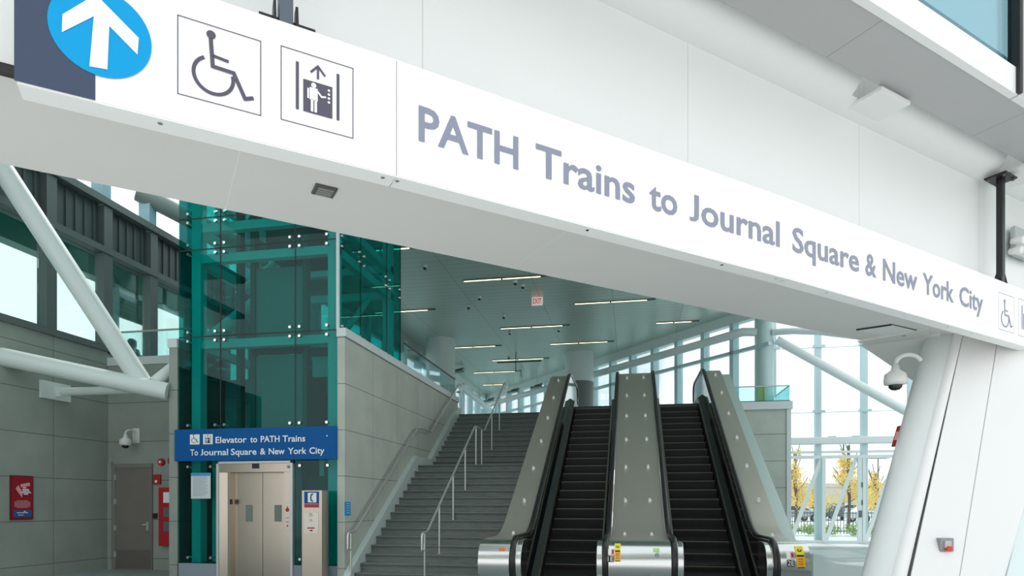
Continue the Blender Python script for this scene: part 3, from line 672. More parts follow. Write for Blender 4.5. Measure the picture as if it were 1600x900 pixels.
# ground-floor part: plinth, glass either side of the door, sign band
FX0, FX1 = -8.10, -6.45
PLI = mat('plinth_blue_grey', (.26, .31, .36), .5)
MB().box((XE0, YE-.02, 0), (FX0, YE+.12, .30)).build('plinth', PLI, tw); MB().box((FX1, YE-.02, 0), (XE1, YE+.12, .30)).build('plinth', PLI, tw)
MB().box((XE0+.01, YE-.008, .31), (FX0-.02, YE+.008, 2.34)).build('glass_panel', TEAL, tw)
MB().box((FX1+.02, YE-.008, .31), (XE1-.01, YE+.008, 2.34)).build('glass_panel', TEAL, tw)
for x in (XE0+.22, FX0-.14, FX1+.14, XE1-.2):
    for z in (.42, 2.24): disc_fit(x, YE-.01, z)
for x in (-8.5, -8.3, -6.1): MB().box((x-.05, YE+.45, .3), (x+.05, YE+.55, 2.9)).build('inner_post', TS, tw)
MB().box((-6.35, YE+.35, 1.5), (-5.95, YE+.5, 2.05)).build('equipment_box', BLACK, tw)
MB().box((XE0+.03, YE+1.3, .05), (XE1-.03, YE+1.4, 2.9)).build('inner_wall', mat('inner_wall_dark', (.16,.20,.20), .7), tw)
# blue band sign
bs = empty('lift_sign', ((XE0+XE1)/2, YE-.06, 2.35), 'blue band sign reading Elevator to PATH Trains above the lift door', 'sign')
BX0, BX1 = XE0-.03, XE1+.01
MB().box((BX0, YE-.10, 2.35), (BX1, YE-.02, 2.985)).build('panel', BLUE, bs, .006)
fr = Frame((BX0, YE-.10, 2.35), (1, 0, 0), (0, 0, 1), .004)
def bx(u, v): p = onY(u, v, YE-.1); return p.x-BX0, p.z-2.35
m = MB()
m = MB()
L1 = [('Elevator', 337, 385.5), ('to', 391, 402), ('PATH', 407.5, 437), ('Trains', 441.5, 477)]
L2 = [('To', 297.5, 309.5), ('Journal', 313.5, 356.5), ('Square', 361, 401), ('&', 406.5, 415), ('New', 420, 445), ('York', 450, 479), ('City', 483.5, 507)]
for t, u0, u1 in L1: a0, b0 = bx(u0, 692); a1, _ = bx(u1, 691); m = MB(); put_text(m, fr, t, a0, .352, a1-a0, .118, .016); m.build('lettering', INKW, bs, recalc=False)
for t, u0, u1 in L2: a0, b0 = bx(u0, 710); a1, _ = bx(u1, 710); m = MB(); put_text(m, fr, t, a0, .112, a1-a0, .118, .016); m.build('lettering', INKW, bs, recalc=False)
m = MB(); a0, _ = bx(297, 690); a1, _ = bx(312, 690); rect(m, fr, a0, .33, a1, .53, 0); wheelchair(m, fr, a0, .335, a1-a0, 1, .003); m.build('wheelchair_pictogram', [INKW, INKB], bs, recalc=False)
m = MB(); a0, _ = bx(317.5, 690); a1, _ = bx(332.5, 690); rect(m, fr, a0, .33, a1, .53, 0); liftman(m, fr, a0, .30, a1-a0, .25, 1, 0, .003); m.build('lift_pictogram', [INKW, INKB], bs, recalc=False)
m = MB(); a0, b0 = bx(511, 681); disc(m, fr, a0, b0, .014, 0, .002, 12); m.build('keyhole', INKW, bs, recalc=False)
# lift door
ld = empty('lift_door', ((FX0+FX1)/2, YE, 0), 'brushed steel double sliding lift door under the blue band sign', 'elevator door')
MB().box((FX0, YE-.06, 0), (FX0+.05, YE+.3, 2.34)).box((FX1-.05, YE-.06, 0), (FX1, YE+.3, 2.34)).box((FX0, YE-.06, 2.29), (FX1, YE+.3, 2.34)).build('outer_frame', mat('pale_frame', (.6,.62,.62), .4, .4), ld, .004)
MB().box((FX0+.05, YE-.03, 2.12), (FX1-.05, YE+.3, 2.29)).build('header', SS, ld, .003)
MB().prism([(FX0+.05, YE-.03, 0), (FX0+.20, YE+.02, 0), (FX0+.20, YE+.3, 0), (FX0+.05, YE+.3, 0)], (0, 0, 2.12)).build('jamb', SS, ld)
MB().box((FX0+.20, YE+.02, 0), (FX0+.26, YE+.3, 2.12)).build('jamb', SS, ld)
MB().box((FX1-.20, YE-.02, 0), (FX1-.05, YE+.3, 2.12)).build('jamb', SS, ld)
dm = onY(411, 800, YE+.14).x
for k, (x0, x1) in enumerate(((FX0+.24, dm-.004), (dm+.004, FX1-.12))):
    lf = MB().box((x0, YE+.13, .02), (x1, YE+.17, 2.12)).build('door_leaf', SS, ld, .003)
    u0, u1 = ((384, 394.5), (429, 440))[k]; a = onY(u0, 789, YE+.13); b = onY(u1, 815, YE+.13)
    MB().box((a.x, YE+.124, b.z), (b.x, YE+.131, a.z)).build('vision_panel', mat('grille_green', (.16,.2,.17), .4), lf)
a = onY(394, 724.5, YE-.03); b = onY(405, 732, YE-.03); MB().box((a.x, YE-.036, b.z), (b.x, YE-.03, a.z)).build('floor_indicator', BLACK, ld)
a = onY(446.5, 725, YE-.04); b = onY(454.5, 733, YE-.04); m = MB(); fr = Frame((a.x, YE-.033, b.z), (1,0,0), (0,0,1)); liftman(m, fr, 0, 0, .1, .1, 0, 1); m.build('lift_pictogram', [INKB, INKW], ld, recalc=False)
cp = MB().box((FX1-.19, YE-.028, .98), (FX1-.06, YE-.018, 1.5)).build('call_panel', mat('panel_steel', (.62,.56,.5), .35, .6), ld, .003)
m = MB(); fr = Frame((FX1-.19, YE-.028, .98), (1,0,0), (0,0,1))
disc(m, fr, .065, .40, .04, 0); disc(m, fr, .065, .09, .02, 1); rect(m, fr, .03, .24, .10, .25, 2); rect(m, fr, .03, .16, .10, .17, 2); stroke(m, fr, [(.065,.47),(.065,.44)], .02, 0); m.build('button', [RED, REDB, INKB], cp, recalc=False)
q = onY(362, 784, YE+.02); MB().box((q.x-.03, YE-.0, q.z-.05), (q.x+.02, YE+.018, q.z+.05)).build('key_switch', BLACK, ld)
# notice on the glass
q0, q1 = onY(299, 739, YE-.05), onY(329, 779, YE-.05)
nb_ = empty('notice_board', (q0.x, YE-.05, q1.z), 'white notice with blue header on the glass left of the lift door', 'notice')
MB().box((q0.x, YE-.06, q1.z), (q1.x, YE-.04, q0.z)).build('sheet', PAPER, nb_)
hgt = q0.z-q1.z; fr = Frame((q0.x, YE-.06, q1.z), (1,0,0), (0,0,1)); wN = q1.x-q0.x
m = MB(); rect(m, fr, 0, hgt*.88, wN, hgt); m.build('header_band', mat('notice_blue', (.05,.3,.6), .5), nb_, recalc=False)
m = MB()
for k in range(14): rect(m, fr, wN*.1, hgt*(.82-k*.055), wN*(.9-.25*random.random()), hgt*(.835-k*.055))
m.build('printed_text', mat('grey_ink', (.3,.33,.35), .6), nb_, recalc=False)
# emergency phone pillar
px0, px1 = onY(471, 800, YE-.45).x, onY(503, 800, YE-.45).x
ph = empty('phone_pillar', ((px0+px1)/2, YE-.3, 0), 'brushed steel emergency phone pillar standing right of the lift door', 'help point')
PT = onY(487, 766, YE-.45).z
MB().box((px0, YE-.45, 0), (px1, YE-.18, PT)).build('casing', mat('pillar_steel', (.52,.45,.38), .33, .85, noise=(30,.04,(1,1,6))), ph, .012)
fr = Frame((px0, YE-.45, 0), (1,0,0), (0,0,1)); wP = px1-px0
def pz(v): return onY(487, v, YE-.45).z
m = MB(); rect(m, fr, wP*.14, pz(787), wP*.86, pz(768)); m.build('blue_label', BLUE, ph, recalc=False)
m = MB(); rect(m, fr, wP*.32, pz(785), wP*.74, pz(770), 0, .002)
xx, zz = wP*.53, (pz(785)+pz(770))/2
stroke(m, fr, [(xx+.02, zz+.07), (xx-.02, zz+.05), (xx-.025, zz), (xx-.02, zz-.05), (xx+.02, zz-.07)], .025, 1, .004); m.build('phone_pictogram', [INKW, INKB], ph, recalc=False)
m = MB(); rect(m, fr, wP*.14, pz(793), wP*.86, pz(787.5)); m.build('red_label', RED, ph, recalc=False)
MB().box((px0+wP*.12, YE-.458, pz(834)), (px0+wP*.84, YE-.449, pz(801))).build('speaker_panel', mat('panel_pale', (.66,.61,.55), .4, .6), ph, .003)
m = MB(); fr.l = .012; rect(m, fr, wP*.3, pz(826), wP*.66, pz(824), 0); disc(m, fr, wP*.56, pz(825), .018, 1, .001); rect(m, fr, wP*.42, pz(830), wP*.56, pz(828), 2); rect(m, fr, wP*.4, pz(803.5), wP*.54, pz(802.5), 2); rect(m, fr, wP*.38, pz(806), wP*.58, pz(805.4), 2)
disc(m, fr, wP*.48, pz(813), .025, 3); m.build('button', [RED, REDB, INKB, mat('grille_beige', (.5,.47,.42), .5)], ph, recalc=False)
# blue tactile sign on the stair wall
q0, q1 = onX(539, 784, XS+.01), onX(548, 805, XS+.01)
ts = empty('tactile_sign', q0, 'small bright blue sign on the concrete wall left of the stair handrail', 'sign')
MB().box((XS, q0.y, q1.z), (XS+.012, q1.y, q0.z)).build('plate', mat('bright_blue', (.01,.28,.62), .4), ts, .004)
m = MB(); fr = Frame((XS+.012, q0.y, q1.z), (0,1,0), (0,0,1))
for k in range(5): rect(m, fr, .05, .04+k*.045, (q1.y-q0.y)*.8, .055+k*.045)
m.build('lettering', mat('pale_blue_ink', (.35,.62,.8), .5), ts, recalc=False)

# ================================================================== LEFT BAY fittings
# door_1
d1 = empty('door_1', (-10.5, YB, 0)); d1['kind'] = 'structure'
q0, q1 = onY(181, 731, YB-.02), onY(237, 890, YB-.02)
DZ = q0.z
MB().box((q0.x-.09, YB-.04, 0), (q0.x, YB, DZ)).box((q1.x, YB-.04, 0), (q1.x+.02, YB, DZ)).box((q0.x-.09, YB-.04, DZ), (q1.x+.02, YB, DZ+.09)).build('door_frame', mat('frame_grey', (.2,.2,.18), .5), d1)
MB().box((q0.x, YB-.025, .02), (q1.x, YB-.0, DZ)).build('door_leaf', DOORM, d1)
MB().box((q0.x+.02, YB-.03, .03), (q1.x-.02, YB-.024, .45)).build('kick_plate', mat('kick', (.17,.155,.135), .4, .3), d1)
for z in (.35, .95, 1.55, 2.1): MB().box((q0.x-.03, YB-.045, z-.06), (q0.x+.02, YB-.02, z+.06)).build('hinge', SSR, d1)
q = onY(232, 822, YB); h = MB().box((q.x-.03, YB-.04, q.z-.1), (q.x+.03, YB-.02, q.z+.1)).build('door_handle', SSR, d1)
m = MB(); m.tube([(q.x, YB-.03, q.z+.03), (q.x, YB-.08, q.z+.03), (q.x-.1, YB-.08, q.z+.03)], .012, 8); m.build('lever', SSR, h)
struct(MB().box((q0.x-.16, YB-.06, 0), (q0.x-.09, YB, DZ+.15)).box((q0.x-.5, YB-.02, 0), (q0.x-.16, YB, DZ+.1)), 'trim_13', CONC_Y)
# poster on left wall
q0, q1 = onX(16, 743, XL+.02), onX(51.5, 812, XL+.02)
po = empty('poster', (XL, q0.y, q1.z), 'red poster with blue footer on the concrete wall at far left', 'poster')
PZ0, PH, PW_ = q1.z, 0, q1.y-q0.y; PH = onX(33, 743, XL+.02).z-onX(33, 812, XL+.02).z; PZ0 = onX(33, 812, XL).z
MB().box((XL, q0.y, PZ0), (XL+.03, q1.y, PZ0+PH)).build('frame', mat('dark_red_frame', (.14,.01,.015), .5), po)
fr = Frame((XL+.03, q0.y, PZ0), (0,1,0), (0,0,1))
m = MB(); rect(m, fr, PW_*.03, PH*.02, PW_*.97, PH*.98, 0)
def pp(pts, mi, l=.002): flat(m, fr, [(PW_*a, PH*b) for a, b in pts], mi, l)
pp([(.12,.07),(.9,.07),(.9,.21),(.12,.21)], 1)
pp([(.2,.70),(.32,.78),(.5,.62),(.48,.50)], 2); pp([(.40,.80),(.82,.85),(.84,.77),(.44,.73)], 2)
for b, a0, a1 in ((.715,.52,.66),(.675,.48,.78),(.64,.5,.82),(.605,.45,.88),(.57,.55,.75)): pp([(a0,b),(a1,b),(a1,b+.022),(a0,b+.022)], 3, .004)
for k in range(6): pp([(.15+.1*(k in (0,5)),.42-.03*k),(.85-.1*(k in (0,5)),.42-.03*k),(.85-.1*(k in (0,5)),.432-.03*k),(.15+.1*(k in (0,5)),.432-.03*k)], 2)
pp([(.25,.15),(.75,.15),(.75,.165),(.25,.165)], 3, .004); pp([(.3,.10),(.55,.10),(.55,.11),(.3,.11)], 3, .004)
pp([(.55,.18),(.65,.18),(.63,.2),(.57,.2)], 3, .004)
m.build('printed_face', [mat('poster_red', (.28,.012,.025), .45), mat('poster_blue', (.005,.12,.33), .45), INKP, INKW], po, recalc=False)
# fire alarm pieces
q = onY(252.5, 722, YB-.02); fa = empty('alarm_horn', q, 'round red alarm horn on the back wall above the red pull box', 'fire alarm')
MB().cyl((q.x, YB, q.z), (q.x, YB-.06, q.z), .085, .075, 20).build('housing', RED, fa)
MB().cyl((q.x, YB-.06, q.z-.0), (q.x, YB-.08, q.z), .03, n=12).build('lens', INKW, fa)
q = onY(267, 720, YB-.02); fa = empty('alarm_bell', q, 'round red alarm bell half hidden behind the lift tower edge', 'fire alarm')
MB().lathe((q.x+.03, YB, q.z), [(.11, 0), (.11, .03), (.07, .06), (0, .065)], 20, 0, (0,-1,0)).build('bell', RED, fa)
q = onY(246, 749, YB-.02); fa = empty('pull_box', q, 'small square red pull box beside the grey back door', 'fire alarm')
MB().box((q.x-.09, YB-.05, q.z-.11), (q.x+.09, YB, q.z+.11)).build('housing', RED, fa, .008)
MB().cyl((q.x, YB-.05, q.z-.05), (q.x, YB-.07, q.z-.05), .03, n=12).build('button', INKW, fa)
q = onY(242.5, 806, YB-.02); tag(MB().box((q.x-.05, YB-.035, q.z-.06), (q.x+.05, YB, q.z+.06)).build('card_reader', BLACK, None, .008), 'small black card reader right of the grey back door', 'card reader')
q0, q1 = onY(252.5, 762, YB-.02), onY(274, 853, YB-.02)
hc = empty('hose_cabinet', (q0.x, YB, q1.z), 'tall red fire cabinet on the back wall beside the lift tower', 'fire cabinet')
MB().box((q0.x, YB-.12, q1.z), (q0.x+.55, YB, q0.z)).build('body', RED, hc, .008)
for (z0, z1, mm) in ((.74, .92, INKW), (.50, .66, DARKF), (.25, .42, DARKF)):
    hh = q0.z-q1.z; MB().box((q0.x+.13, YB-.128, q1.z+hh*z0), (q0.x+.5, YB-.119, q1.z+hh*z1)).build('label' if mm is INKW else 'window', mm, hc)

# pipes (white tubular braces)
JP = U(240, 607, 12.95)
def brace(a, b, r, label, mm=STEELW, group=None, caps=None):
    m = MB(); m.cyl(a, b, r, n=28); o = m.build('pipe_brace', mm); return tag(o, label, 'pipe')
brace(U(-8, 555, 12.22), U(262, 612, 12.95), .175, 'large white horizontal pipe running along the left bay towards the lift tower')
brace(U(-20, 228, 11.7), U(222, 598, 12.95), .19, 'large white diagonal pipe falling from upper left to the horizontal pipe')
brace(U(238, 602, 13.1), U(420, 455, 14.5), .13, 'short white pipe rising from the joint into the teal glass tower')
pl = empty('anchored_pipe', U(87, 613, 13.4), 'thin white pipe with square wall plate on the left concrete wall', 'pipe')
q = onX(87, 613, XL+.03)
MB().box((XL, q.y-.35, q.z-.16), (XL+.05, q.y+.35, q.z+.2)).build('wall_plate', STEELW, pl)
MB().prism([(XL+.05, q.y-.02, q.z-.09), (XL+.3, q.y-.02, q.z-.09), (XL+.3, q.y-.02, q.z+.09), (XL+.05, q.y-.02, q.z+.12)], (0, .04, 0)).build('gusset', STEELW, pl)
m = MB(); m.cyl((XL+.2, q.y, q.z), U(225, 608, 13.1), .085, n=20); m.build('pipe', STEELW, pl)
brace(U(215, 300, 16.0), U(560, 479, 18.7), .22, 'grey diagonal roof pipe passing behind the teal glass tower', mat('grey_pipe', (.22, .27, .26), .5))

# ================================================================== UPPER GLASS RAILS
def glass_rail(pts, zb, zt, label, post=True, cap_r=.022, rail_mat=None, gl=None):
    e = empty('glass_balustrade', Vector(pts[0])+V(0,0,zb), label, 'railing')
    for i in range(len(pts)-1):
        a, b = Vector(pts[i]), Vector(pts[i+1]); d = (b-a).normalized(); L_ = (b-a).length; k = max(1, round(L_/1.45))
        for j in range(k):
            p, q = a+d*(L_*j/k+.01), a+d*(L_*(j+1)/k-.01); n = d.cross(ZX)*.008
            MB().add([p-n+V(0,0,zb), q-n+V(0,0,zb), q+n+V(0,0,zb), p+n+V(0,0,zb), p-n+V(0,0,zt), q-n+V(0,0,zt), q+n+V(0,0,zt), p+n+V(0,0,zt)], [(0,1,2,3),(4,5,6,7),(0,1,5,4),(1,2,6,5),(2,3,7,6),(3,0,4,7)]).build('glass_pane', gl or RAILG, e)
        m = MB(); m.tube([a+V(0,0,zt), b+V(0,0,zt)], cap_r, 10); m.build('handrail', rail_mat or SSR, e)
        m = MB(); m.tube([a+V(0,0,zb+.02), b+V(0,0,zb+.02)], .02, 8); m.build('base_rail', BLACK, e)
    return e
glass_rail([(XS-.06, YT1+.02, 0), (XS-.06, 19.5, 0)], 4.86, 5.42, 'glass balustrade with dark handrail along the top of the stair wall', rail_mat=mat('dark_rail', (.10,.12,.12), .3, .8))
glass_rail([(XL+.1, YB+.14, 0), (XE0-.1, YB+.14, 0)], 4.84, 5.46, 'glass balustrade on the back wall left of the lift tower', rail_mat=SSR)
glass_rail([(2.9, 22.42, 0), (5.16, 22.42, 0), (5.16, 25.5, 0)], 4.88, 5.40, 'glass balustrade on the concrete block right of the escalators', gl=TEALP)

# ================================================================== STAIRS
XR = -2.26
RI, TR, YS0 = ZF/26, .27, 11.6
stair = empty('staircase', ((XS+XR)/2, YS0, 0), 'wide grey stone staircase rising left of the escalators', 'stairs')
def stepY(k): return YS0 + TR*(k-1) + (0 if k <= 15 else .93)
for k in range(1, 27):
    y0 = stepY(k); y1 = stepY(k+1)+.03 if k < 26 else 19.6
    m = MB(); z = RI*k
    m.box((XS+.14, y0, 0 if k == 1 else z-RI*1.02), (XR+.05, y1, z-.02), 2)
    m.box((XS+.14, y0-.025, z-.035), (XR+.05, y1, z), 0)
    m.box((XS+.14, y0-.027, z-.037), (XR+.05, y0-.022, z-.012), 1)
    m.box((XS+.14, y0+.02, z), (XR+.05, y0+.05, z+.001), 1)
    m.build('step', [STAIR, STAIRN, STAIRR], stair)
prof = [(YS0-.3, 0), (YS0-.12, 0), (YS0-.05, .22)]
for k in range(1, 27): prof += [(stepY(k)-.03, RI*k-.0+.10)] if False else []
sp_ = [(YS0-.35, 0), (YS0-.1, .26), (stepY(15)-.1, RI*15+.22), (stepY(16)-.15, RI*15+.22), (stepY(26)-.1, RI*26+.2), (19.6, RI*26+.2), (19.6, 0)]
MB().prism([(XS+.005, y, z) for y, z in sp_], (.13, 0, 0)).build('stringer', STRING, stair)
sp_ = [(YS0, 0), (stepY(15), RI*15-.1), (stepY(16), RI*15-.1), (19.6, ZF-.2), (19.6, 0)]
MB().prism([(XS+.15, y+.1, z-.1 if z else 0) for y, z in sp_], (XR-XS-.2, 0, 0)).build('underside', STAIR, stair)
def rail_path(X, hh):
    z = lambda k: RI*k
    p = [(X, YS0-.30, hh), (X, YS0+.02, hh+.02)]
    p += [(X, stepY(15)-.05, z(15)+hh-.04), (X, stepY(15)+.12, z(15)+hh), (X, stepY(16)-.12, z(15)+hh), (X, stepY(16)+.05, z(16)+hh-.03), (X, stepY(26)+.0, z(26)+hh), (X, stepY(26)+.35, z(26)+hh)]
    return [Vector(q) for q in p]
def smooth(pts, r=.07, n=4):
    out = [pts[0]]
    for i in range(1, len(pts)-1):
        a, b, c_ = pts[i-1], pts[i], pts[i+1]; ra = min(r, (a-b).length*.45); rc = min(r, (c_-b).length*.45)
        p, q = b+(a-b).normalized()*ra, b+(c_-b).normalized()*rc
        for k in range(n+1): t = k/n; out.append(p*(1-t)**2+b*2*t*(1-t)+q*t*t)
    return out+[pts[-1]]
XH = -3.78
ch_ = empty('stair_handrail', (XH, YS0, 0), 'freestanding steel handrail with posts running up the middle of the stairs', 'handrail')
P = rail_path(XH, .95)
m = MB(); m.tube(smooth([P[0]+V(0,0,-.30), P[0]+V(0,-.0,0)]+P[1:]+[P[-1]+V(0,.0,-.12)]), .022, 12); m.build('rail', SSR, ch_)
m = MB(); m.tube(smooth([P[0]+V(0,.0,-.30), P[0]+V(0,.12,-.34), P[0]+V(0,.16,-.2), P[0]+V(0,.16,-.02)], .06), .018, 10); m.build('end_loop', SSR, ch_)
def zs(y):   # tread height under y
    z = 0
    for k in range(1, 27):
        if y >= stepY(k): z = RI*k
    return z
def zr(y):
    for i in range(len(P)-1):
        if P[i].y <= y <= P[i+1].y: t = (y-P[i].y)/(P[i+1].y-P[i].y); return P[i].z*(1-t)+P[i+1].z*t
    return P[-1].z
for y in (YS0-.14, 12.4, 13.42, 14.45, 15.5, 16.12, 17.35, 18.4, 19.5):
    m = MB(); m.cyl((XH, y, zs(y)), (XH, y, zr(y)), .019, n=12); m.cyl((XH, y, zs(y)), (XH, y, zs(y)+.012), .04, n=12); m.build('post', SSR, ch_)
XH2 = XS+.13
wh = empty('wall_handrail', (XH2, YS0, 0), 'steel handrail fixed along the concrete wall left of the stairs', 'handrail')
P2 = rail_path(XH2, .95)
m = MB(); m.tube(smooth([P2[0]+V(0,0,-.30)]+P2[:-1]+[P2[-1]+V(0,-.1,0), P2[-1]+V(0,-.1,-.9)]), .024, 12); m.build('rail', SSR, wh)
m = MB(); m.tube(smooth([P2[0]+V(0,.0,-.30), P2[0]+V(0,.12,-.34), P2[0]+V(0,.16,-.2), P2[0]+V(0,.16,-.02)], .06), .018, 10); m.build('end_loop', SSR, wh)
m = MB(); m.cyl((XH2, YS0-.16, 0), (XH2, YS0-.16, .95), .02, n=12); m.build('post', SSR, wh)
for y in (12.3, 13.1, 13.9, 14.7, 15.6, 17.0, 17.9, 18.8):
    z = zr(y); m = MB(); m.tube([(XS, y, z-.12), (XH2-.02, y, z-.11), (XH2, y, z-.02)], .010, 8); m.cyl((XS, y, z-.12), (XS+.008, y, z-.12), .03, n=12); m.build('bracket', SSR, wh)

# ================================================================== ESCALATORS
YLO, SL = 11.0, .58
YHI = YLO+ZF/SL
def nz_(y): return max(0, min(ZF, SL*(y-YLO)))
def bez(a, c_, b, n=7): return [((1-t)**2*a[0]+2*t*(1-t)*c_[0]+t*t*b[0], (1-t)**2*a[1]+2*t*(1-t)*c_[1]+t*t*b[1]) for t in [k/n for k in range(n+1)]]
def epath(h, r, yf, yb, low=-90, hi=-90, q=.45):
    pts = []
    cy, cz_ = yf+r, h-r
    for k in range(15): t = R(180+(90 if low == -90 else 0)) - R(180)*k/14; pts.append((cy+math.cos(t)*r, cz_+math.sin(t)*r))
    pts += bez((YLO-q, h), (YLO, h), (YLO+q, h+q*SL))
    pts += bez((YHI-q, ZF+h-q*SL), (YHI, ZF+h), (YHI+q, ZF+h))
    cy, cz_ = yb-r, ZF+h-r
    for k in range(13): t = R(90) - R(180)*k/12; pts.append((cy+math.cos(t)*r, cz_+math.sin(t)*r))
    return pts
HH, RN = 1.0, .37
YF, YBK = 9.3, 21.0
def escalator(cx, label):
    e = empty('escalator', (cx, YLO, 0), label, 'escalator', 'pair of escalators')
    for k in range(1, 22):
        y = YLO+.2/SL*k; z = min(.2*k, ZF)
        m = MB()
        m.box((cx-.5, y, z-.03), (cx+.5, y+.37, z-.004), 0)
        m.prism([(cx-.5, y, z-.01), (cx-.5, y+.03, z-.2), (cx-.5, y+.06, z-.2), (cx-.5, y+.06, z-.01)], (1.0, 0, 0), 0)
        m.box((cx-.5, y-.006, z-.012), (cx+.5, y+.010, z), 1)
        for j in range(25): x = cx-.48+j*.04; m.box((x-.008, y+.015, z-.004), (x+.008, y+.36, z), 0)
        m.build('step', [STEPB, STEPN], e)
    MB().prism([(cx-.66, y, z) for y, z in [(9.6, -.0), (YLO+.2, -.0), (YHI+.2, ZF-.3), (20.5, ZF-.3), (20.5, ZF-.6), (YHI+.3, ZF-.9), (YLO+1.5, -.0)]], (1.32, 0, 0)).build('truss', RUBBER, e) if False else MB().add([V(cx+i, y, z) for i in (-.66, .66) for y, z in ((YLO-.3, -.25+.0), (YHI+.1, ZF-.30), (20.5, ZF-.30))], [(0,1,4,3),(1,2,5,4)]).build('step_pit', RUBBER, e)
    m = MB()
    for k in range(4): m.box((cx-.5, 9.9+k*.35, -.02), (cx+.5, 9.9+(k+1)*.35-.01, .01))
    m.build('lower_treads', STEPB, e)
    MB().box((cx-.62, 9.0, .0), (cx+.62, 9.9, .012)).build('comb_plate', SS, e)
    MB().box((cx-.62, YHI+.0, ZF-.2), (cx+.62, YHI+.04, ZF+.004)).build('comb_edge', RUBBER, e); MB().box((cx-.62, YHI+.04, ZF-.03), (cx+.62, 20.5, ZF+.003)).build('comb_plate', SS, e)
    for sgn in (-1, 1):
        xs = cx+sgn*.52
        # skirt
        lo = [(9.5, -.3), (YLO, -.3), (YHI, ZF-.3), (20.6, ZF-.3)]; hi_ = [(9.5, .14), (YLO-.05, .14), (YHI-.05, ZF+.14), (20.6, ZF+.14)]
        MB().prism([(xs, y, z) for y, z in lo+hi_[::-1]], (sgn*.015, 0, 0)).build('skirt', RUBBER, e)
        a = [(9.5, .14), (YLO-.05, .14), (YHI-.05, ZF+.14), (20.6, ZF+.14)]; b = [(y, z+.028) for y, z in a]
        MB().prism([(xs-sgn*.004, y, z) for y, z in a+b[::-1]], (sgn*.035, 0, 0)).build('skirt_trim', SS, e)
        b2 = [(y, z+.05) for y, z in a]
        A_ = [V(xs+sgn*.03, y, z+.025) for y, z in a]; B_ = [V(cx+sgn*.655, y, z+.10) for y, z in a]
        MB().add(A_+B_, [(0,1,5,4),(1,2,6,5),(2,3,7,6)]).build('inner_decking', BLACKG, e)
        # glass / black balustrade panel
        top = epath(HH-.03, RN-.03, YF+.03, YBK-.03)
        bot = [(20.6, ZF+.15), (YHI, ZF+.15), (YLO, .15), (9.6, .15)]
        MB().prism([(cx+sgn*.655, y, z) for y, z in top+bot], (sgn*.012, 0, 0)).build('balustrade_panel', BLACKG, e)
        hp = epath(HH, RN, YF, YBK)
        m = MB(); m.tube([(cx+sgn*.68, y, z) for y, z in hp], .042, 12, ry=.022, up=(1, 0, 0)); m.build('handrail', RUBBER, e)
        hp2 = epath(HH-.04, RN-.04, YF+.04, YBK-.04)
        m = MB(); m.tube([(cx+sgn*.64, y, z) for y, z in hp2], .011, 8); m.build('handrail_trim', SS, e)
        # rounded newel face inboard of the handrail
        npth = [p for p in epath(HH-.05, RN-.03, YF+.03, YBK-.03)][:15]
        m = MB(); P_ = [(y, z) for y, z in npth]; 
        m.prism([(cx+sgn*(.655), y, z) for y, z in P_+[(YF+RN+.0, 0.02)][:0]+[(10.0, HH-.05), (9.85, .25)]], (sgn*-.10, 0, 0)); o = m.build('newel', DRUM, e, .006)
        for p in o.data.polygons: p.use_smooth = True
        o.data.set_sharp_from_angle(angle=R(30))
    return e
CXL, CXR = -1.04, 1.30
escalator(CXL, 'left escalator beside the stone stairs, dark steps rising')
escalator(CXR, 'right escalator beside the concrete block, dark steps rising')
def decking(x0, x1, label, knobs, end_l, end_r):
    e = empty('escalator_deck', ((x0+x1)/2, YLO, 0), label, 'escalator casing', None)
    top = epath(HH-.045, RN-.02, YF+.0, YBK-.3)
    bot = [(20.4, ZF-.6), (YHI+.3, ZF-.9), (YLO+1.5, 0), (9.75, 0), (9.75, .25)]
    o = MB().prism([(x0, y, z) for y, z in top+bot], (x1-x0, 0, 0)).build('cover', SSD, e)
    for p in o.data.polygons: p.use_smooth = True
    o.data.set_sharp_from_angle(angle=R(30))
    # drum skin round the newel
    c = (YF+RN-.02, HH-.045-(RN-.02)); r = RN-.018
    A_ = []; n = 22; pts = [(c[0]+math.cos(t)*r, c[1]+math.sin(t)*r) for t in [R(95)+R(175)*k/n for k in range(n+1)]]
    m = MB(); m.add([V(x0, y, z) for y, z in pts]+[V(x1, y, z) for y, z in pts], [(i, i+1, i+n+2, i+n+1) for i in range(n)], 0, True)
    m.build('newel_wrap', DRUM, e)
    MB().box((x0, 9.55, 0), (x1, 9.8, .3)).build('newel_base', SS, e)
    for y in [10.85]+[12.0+1.17*k for k in range(6)]:
        zt = HH-.045+nz_(y)
        for x in knobs:
            sl = SL if y > YLO else 0; m = MB()
            t_ = V(0, 1, sl).normalized(); n_ = V(0, -sl, 1).normalized()
            m.obox((x, y, zt), (1,0,0), t_, n_, (-.028, -.03, -.002), (.028, .03, .035)); m.obox((x, y, zt), (1,0,0), t_, n_, (-.02, -.015, .03), (.014, .02, .07)); m.build('anti_slide_knob', CHROME if False else WHITE, e, .004)
    return e, c, r
dl, cN, rN_ = decking(-2.24, CXL-.73, 'stainless casing with knobs between the stairs and the left escalator', (-1.98,), 0, 0)
dm_, _, _ = decking(CXL+.73, CXR-.73, 'wide stainless casing with two rows of knobs between the two escalators', (-.09, .35), 0, 0)
dr, _, _ = decking(CXR+.73, 2.42, 'stainless casing with knobs along the right side of the right escalator', (2.24,), 0, 0)
# lower side cladding on the right
sp_ = [(10.2, .75), (YLO, .78), (YHI, ZF+.78), (20.5, ZF+.78)]; lo = [(20.5, ZF-.6), (YHI+.3, ZF-.9), (YLO+1.5, 0), (10.2, 0)]
MB().prism([(2.42, y, z) for y, z in sp_+lo], (.26, 0, 0)).build('side_cladding', mat('pale_green_cladding', (.42,.52,.49), .4, .2), dr)
